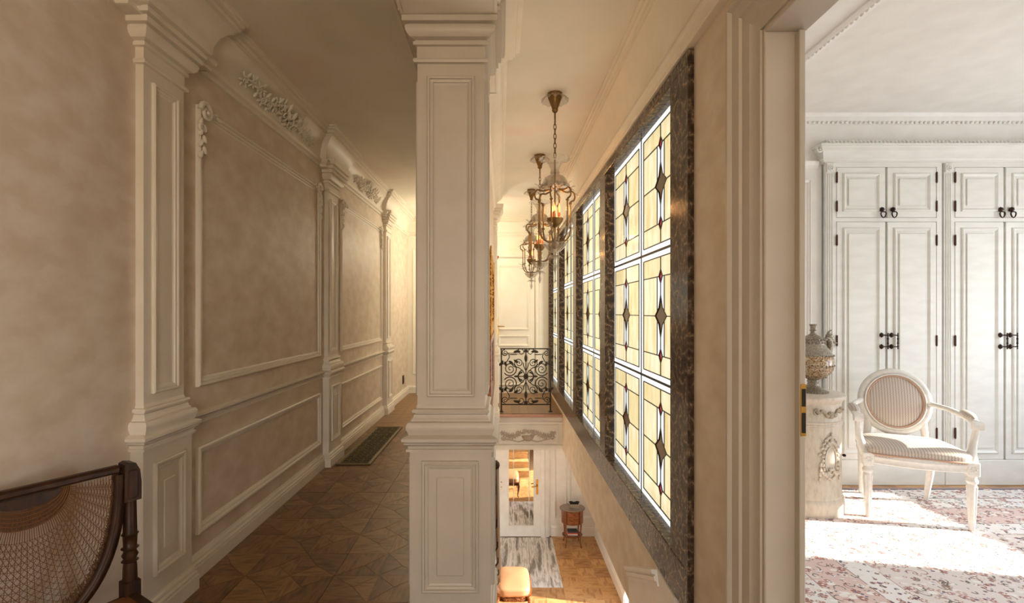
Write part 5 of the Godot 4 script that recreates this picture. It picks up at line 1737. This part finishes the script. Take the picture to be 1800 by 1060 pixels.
func build_grille() -> void:
	# long iron floor grille beside the corridor wall
	var t := thing("floor_grille", "long black iron floor grille with scroll lattice beside the corridor wall", "grille", p(-1.257, 0.0, 4.74))
	var w := 0.3
	var l := 1.32
	var st := MB.new()
	st.box(Vector3(-w / 2, 0, -l / 2), Vector3(w / 2, 0.004, l / 2))
	obj("pan", st, M.black, t)
	st = MB.new()
	st.sweep([Vector3(-w / 2, 0, l / 2), Vector3(w / 2, 0, l / 2), Vector3(w / 2, 0, -l / 2), Vector3(-w / 2, 0, -l / 2)], true, Vector3.UP, [Vector2(0, 0), Vector2(-0.002, 0.012), Vector2(-0.012, 0.014), Vector2(-0.016, 0.01), Vector2(-0.03, 0.01), Vector2(-0.034, 0.004)])
	obj("rim", st, M.bronze, t)
	# one tile of lattice, repeated
	var tile := MB.new()
	var U := Vector3.RIGHT
	var V := Vector3(0, 0, -1)
	var s := 0.116
	var c := Vector3(0, 0.009, 0)
	var ring: Array = []
	for j in 20: ring.append(c + (U * cos(TAU * j / 20) + V * sin(TAU * j / 20)) * s * 0.46)
	tile.tube(ring, 0.003, 5, true)
	for j in 4:
		var a := TAU * (j + 0.5) / 4
		var d := U * cos(a) + V * sin(a)
		tile.curl(c + d * s * 0.23, U, V, s * 0.2, 1.1, a + PI, 0.0026, 1.0 if j % 2 else -1.0, 0.2, 5)
		tile.tube([c + d * s * 0.42, c + d * s * 0.7], 0.0028, 5)
		tile.leaf(c + Vector3(0, 0.002, 0), U * cos(a + PI / 4) + V * sin(a + PI / 4), U * -sin(a + PI / 4) + V * cos(a + PI / 4), Vector3.UP, s * 0.3, 0.004, 0.002)
	var tm := tile.mesh()
	for i in 2:
		for j in 10:
			put("lattice", tm, M.bronze, t).position = Vector3((i - 0.5) * s, 0, (j - 4.5) * 0.124)

func build_cane_chair() -> void:
	# dark turned chair with a half-round sunburst cane panel in its low back
	var a := p(-1.418, 0, 1.367)
	var b := p(-1.249, 0, 1.64)
	var dir := (b - a).normalized()
	# local x runs along the back towards the corridor's far end, z faces the corridor
	var turn := atan2(-dir.z, dir.x)
	var half := 0.255
	var origin := b - dir * (half + 0.01)
	var t := thing("cane_chair", "dark mahogany chair with half-round sunburst cane back against the plaster wall", "chair", origin, turn)
	var top := 0.79
	var st: MB
	var H := 0.42
	var rx := half - 0.03
	# D-shaped panel frame
	var D := func(u: float, k: float) -> Vector3:
		# u 0..1 round the lower curve from the left top to the right top
		var an := PI * (1.0 + u)
		var e := 2.35
		var cc := cos(an)
		var ss := sin(an)
		var rr := pow(pow(absf(cc), e) + pow(absf(ss), e), -1.0 / e) * k
		return Vector3(rx * cc * rr, top - 0.03 + H * ss * rr, 0)
	st = MB.new()
	var curve: Array = []
	for j in 41: curve.append(D.call(j / 40.0, 1.0))
	st.tube(curve, 0.021, 10, false, 0.8)
	var rim2: Array = []
	for j in 41: rim2.append(D.call(j / 40.0, 1.0) + Vector3(0, 0, 0.012))
	st.tube(rim2, 0.009, 6)
	obj("panel_frame", st, M.mahogany, t)
	st = MB.new()
	st.box(Vector3(-half, top - 0.026, -0.015), Vector3(half - 0.028, top, 0.015), 0.007)
	obj("top_rail", st, M.mahogany, t)
	# half-round wooden boss at the middle of the rail
	st = MB.new()
	var hb := PackedVector2Array()
	for j in 17: hb.append(Vector2(0.075 * cos(PI + PI * j / 16), 0.036 * sin(PI + PI * j / 16)))
	st.poly(hb, Vector3(0, top - 0.03, -0.006), Vector3.RIGHT, Vector3.UP, 0.014)
	obj("sun_boss", st, M.mahogany, t)
	# cane: rays from the boss, rings across them and diagonals that leave small round holes
	var cane := MB.new()
	var strip := func(pts: Array, w: float, zz: float) -> void:
		var q: Array = []
		for e in pts: q.append(e + Vector3(0, 0, zz))
		cane.tube(q, w, 4, false, 0.5)
	var at := func(u: float, k: float) -> Vector3:
		var inner := Vector3(0.075 * cos(PI * (1.0 + u)), top - 0.03 + 0.036 * sin(PI * (1.0 + u)), 0)
		return inner.lerp(D.call(u, 0.94), k)
	var rays := 32
	var rows := 13
	var k0 := 0.27
	for j in range(1, rays):
		var u := j / float(rays)
		var pts: Array = []
		for i in 9: pts.append(at.call(u, i / 8.0))
		strip.call(pts, 0.0009, 0.0)
		strip.call([at.call(u + 0.5 / rays, 0.0), at.call(u + 0.5 / rays, k0)], 0.0012, 0.0)
	for i in rows + 1:
		var ring: Array = []
		for j in 49: ring.append(at.call(j / 48.0, k0 + (1.0 - k0) * i / rows))
		strip.call(ring, 0.0008, 0.002)
	for i in 5:
		var ring: Array = []
		for j in 49: ring.append(at.call(j / 48.0, 0.03 + 0.035 * i))
		strip.call(ring, 0.0019, 0.002)
	for s in [-1.0, 1.0]:
		for j in range(-rows, rays + rows):
			var pts: Array = []
			for i in 31:
				var bb := rows * i / 30.0
				var u: float = (j + 0.5 + s * bb) / float(rays)
				if u > 0.005 and u < 0.995: pts.append(at.call(u, k0 + (1.0 - k0) * bb / rows))
			if pts.size() > 2: strip.call(pts, 0.0008, 0.004)
	var cn := obj("cane_weave", cane, M.cane, t)
	cn.set_meta("kind", "stuff")
	# dense woven edge and the first solid rows under the boss
	var edge := MB.new()
	var r := RandomNumberGenerator.new()
	r.seed = 8
	for j in 150:
		var u := (j + 0.5) / 150.0
		edge.tube([at.call(u, 0.9 + r.randf() * 0.03) + Vector3(0, 0, 0.005), at.call(clampf(u + r.randf_range(-0.02, 0.02), 0, 1), 1.03) + Vector3(0, 0, 0.006)], 0.0013, 4)
		edge.tube([at.call(u, 1.02) + Vector3(0, 0, 0.004), at.call(clampf(u + r.randf_range(-0.03, 0.03), 0, 1), 0.93) + Vector3(0, 0, 0.007)], 0.0012, 4)
	for j in 90:
		var u := (j + 0.5) / 90.0
		edge.tube([at.call(u, 0.0), at.call(u, 0.17)], 0.0016, 4)
	obj("cane_binding", edge, M.cane_dark, t).set_meta("kind", "stuff")
	# posts: shaped block above, turned baluster, square block below, leg
	for s in [-1.0, 1.0]:
		var x: float = half * s
		st = MB.new()
		var prof := PackedVector2Array([Vector2(-0.024, 0), Vector2(0.024, 0), Vector2(0.024, 0.06), Vector2(0.02, 0.1), Vector2(0.008, 0.125), Vector2(-0.012, 0.13), Vector2(-0.024, 0.125)])
		if s < 0:
			for k in prof.size(): prof[k].x = -prof[k].x
		st.poly(prof, Vector3(x, top - 0.125, -0.025), Vector3.RIGHT, Vector3.UP, 0.05)
		st.box(Vector3(x - 0.014, top - 0.115, 0.024), Vector3(x + 0.014, top - 0.02, 0.03), 0.003)
		obj("post_head", st, M.mahogany, t)
		st = MB.new()
		st.lathe([Vector2(0.012, 0.39), Vector2(0.021, 0.395), Vector2(0.02, 0.44), Vector2(0.018, 0.455), Vector2(0.025, 0.46), Vector2(0.018, 0.466), Vector2(0.024, 0.48), Vector2(0.018, 0.492), Vector2(0.02, 0.498), Vector2(0.026, 0.503), Vector2(0.019, 0.509), Vector2(0.021, 0.545), Vector2(0.025, 0.55), Vector2(0.02, 0.555), Vector2(0.018, 0.665)], 16, Vector3(x, 0, 0))
		obj("turned_post", st, M.mahogany, t)
		st = MB.new()
		st.box(Vector3(x - 0.024, 0.3, -0.024), Vector3(x + 0.024, 0.395, 0.024), 0.003)
		st.lathe([Vector2(0.012, 0), Vector2(0.018, 0.02), Vector2(0.014, 0.05), Vector2(0.022, 0.2), Vector2(0.02, 0.3)], 12, Vector3(x, 0, 0))
		obj("rear_leg", st, M.mahogany, t)
		st = MB.new()
		st.lathe([Vector2(0.012, 0), Vector2(0.018, 0.02), Vector2(0.014, 0.05), Vector2(0.024, 0.2), Vector2(0.022, 0.3), Vector2(0.024, 0.34)], 12, Vector3(x, 0, 0.42))
		obj("front_leg", st, M.mahogany, t)
	st = MB.new()
	st.box(Vector3(-half, 0.3, -0.012), Vector3(half, 0.345, 0.012), 0.004)
	st.box(Vector3(-half, 0.3, 0.405), Vector3(half, 0.36, 0.435), 0.004)
	for s in [-1.0, 1.0]: st.box(Vector3(half * s - 0.014, 0.3, 0), Vector3(half * s + 0.014, 0.355, 0.42), 0.004)
	obj("seat_rails", st, M.mahogany, t)
	st = MB.new()
	st.box(Vector3(-half + 0.01, 0.335, 0.01), Vector3(half - 0.01, 0.352, 0.41), 0.004)
	obj("cane_seat", st, M.cane, t)

func build_small_things() -> void:
	# gilt carved mirror on the stairwell wall, seen almost edge on
	var g := thing("gilt_mirror", "carved gilt framed mirror on the stairwell wall beyond the column", "mirror", p(XM1, 1.43, 4.0))
	var st := MB.new()
	var w := 0.62
	var h := 0.29
	st.frame(Vector3(0, -h, w), Vector3(0, 0, -2 * w), Vector3(0, 2 * h, 0), Vector3.RIGHT, [Vector2(0, 0), Vector2(0, 0.02), Vector2(0.02, 0.03), Vector2(0.05, 0.022), Vector2(0.08, 0.01), Vector2(0.08, 0)])
	obj("frame", st, M.gilt, g)
	st = MB.new()
	var rr := RandomNumberGenerator.new()
	rr.seed = 6
	for k in 26:
		var z := lerpf(w, -w, k / 25.0)
		for y in [-h + 0.03, h - 0.03]:
			acanthus(st, Vector3(0.022, y + rr.randf_range(-0.01, 0.01), z), Vector3(0, 0, -1), Vector3.UP, Vector3.RIGHT, 0.055, rr)
	for k in 12:
		var y := lerpf(-h, h, k / 11.0)
		for z in [-w + 0.03, w - 0.03]:
			acanthus(st, Vector3(0.024, y, z), Vector3(0, 0, -1), Vector3.UP, Vector3.RIGHT, 0.055, rr)
	obj("carving", st, M.gilt, g)
	st = MB.new()
	st.box(Vector3(0, -h + 0.06, -w + 0.06), Vector3(0.01, h - 0.06, w - 0.06))
	obj("mirror_glass", st, M.mirror, g)
	# wooden framed panel below it
	var q := thing("framed_panel", "brown wooden framed dark panel hung below the gilt mirror", "picture", p(XM1, 0.83, 4.1))
	st = MB.new()
	st.frame(Vector3(0, -0.27, 0.7), Vector3(0, 0, -1.4), Vector3(0, 0.54, 0), Vector3.RIGHT, [Vector2(0, 0), Vector2(0, 0.025), Vector2(0.02, 0.03), Vector2(0.06, 0.02), Vector2(0.07, 0)])
	obj("frame", st, M.walnut, q)
	st = MB.new()
	st.box(Vector3(0, -0.24, -0.67), Vector3(0.008, 0.24, 0.67))
	obj("dark_field", st, M.iron_dark, q)
	for k in 3:
		st = MB.new()
		st.ball(Vector3(0.02, 0.2 - 0.2 * k, 0.64), Vector3(0.012, 0.012, 0.012), Basis(), 5, 8)
		obj("stud", st, M.silver, q)
	# added lamp hidden by the column, in place of sunlight at the corridor end
	var l := thing("added_landing_lamp", "added brass pendant hidden behind the column to light the corridor end", "lamp", p(-0.62, CEIL, 6.95))
	st = MB.new()
	st.tube([Vector3.ZERO, Vector3(0, -0.45, 0)], 0.006, 7)
	st.lathe([Vector2(0.01, -0.04), Vector2(0.045, -0.03), Vector2(0.05, 0), Vector2(0, 0)], 14)
	obj("rod", st, M.old_brass, l)
	st = MB.new()
	st.ball(Vector3(0, -0.55, 0), Vector3(0.12, 0.11, 0.12), Basis(), 10, 18)
	obj("added_globe", st, M.added_globe, l)
	var om := OmniLight3D.new()
	om.name = "added_globe_light"
	om.light_color = Color(1.0, 0.94, 0.82)
	om.light_energy = 1.0
	om.light_size = 0.1
	om.omni_range = 20.0
	om.omni_attenuation = 2.0
	om.shadow_enabled = true
	om.position = Vector3(0, -0.55, 0)
	l.add_child(om)
	# small red glass drop hanging by the landing door
	var rd := thing("red_drop", "small red glass drop hanging by the landing door", "ornament", p(-0.068, 2.11, 7.2))
	st = MB.new()
	st.lathe([Vector2(0, -0.06), Vector2(0.012, -0.03), Vector2(0.026, 0.0), Vector2(0.02, 0.012), Vector2(0, 0.02)], 10)
	obj("drop", st, M.red_glass, rd)
	st = MB.new()
	st.tube([Vector3(0, 0.018, 0), Vector3(0, CEIL - 2.11, 0)], 0.0025, 5)
	obj("cord", st, M.old_brass, rd)
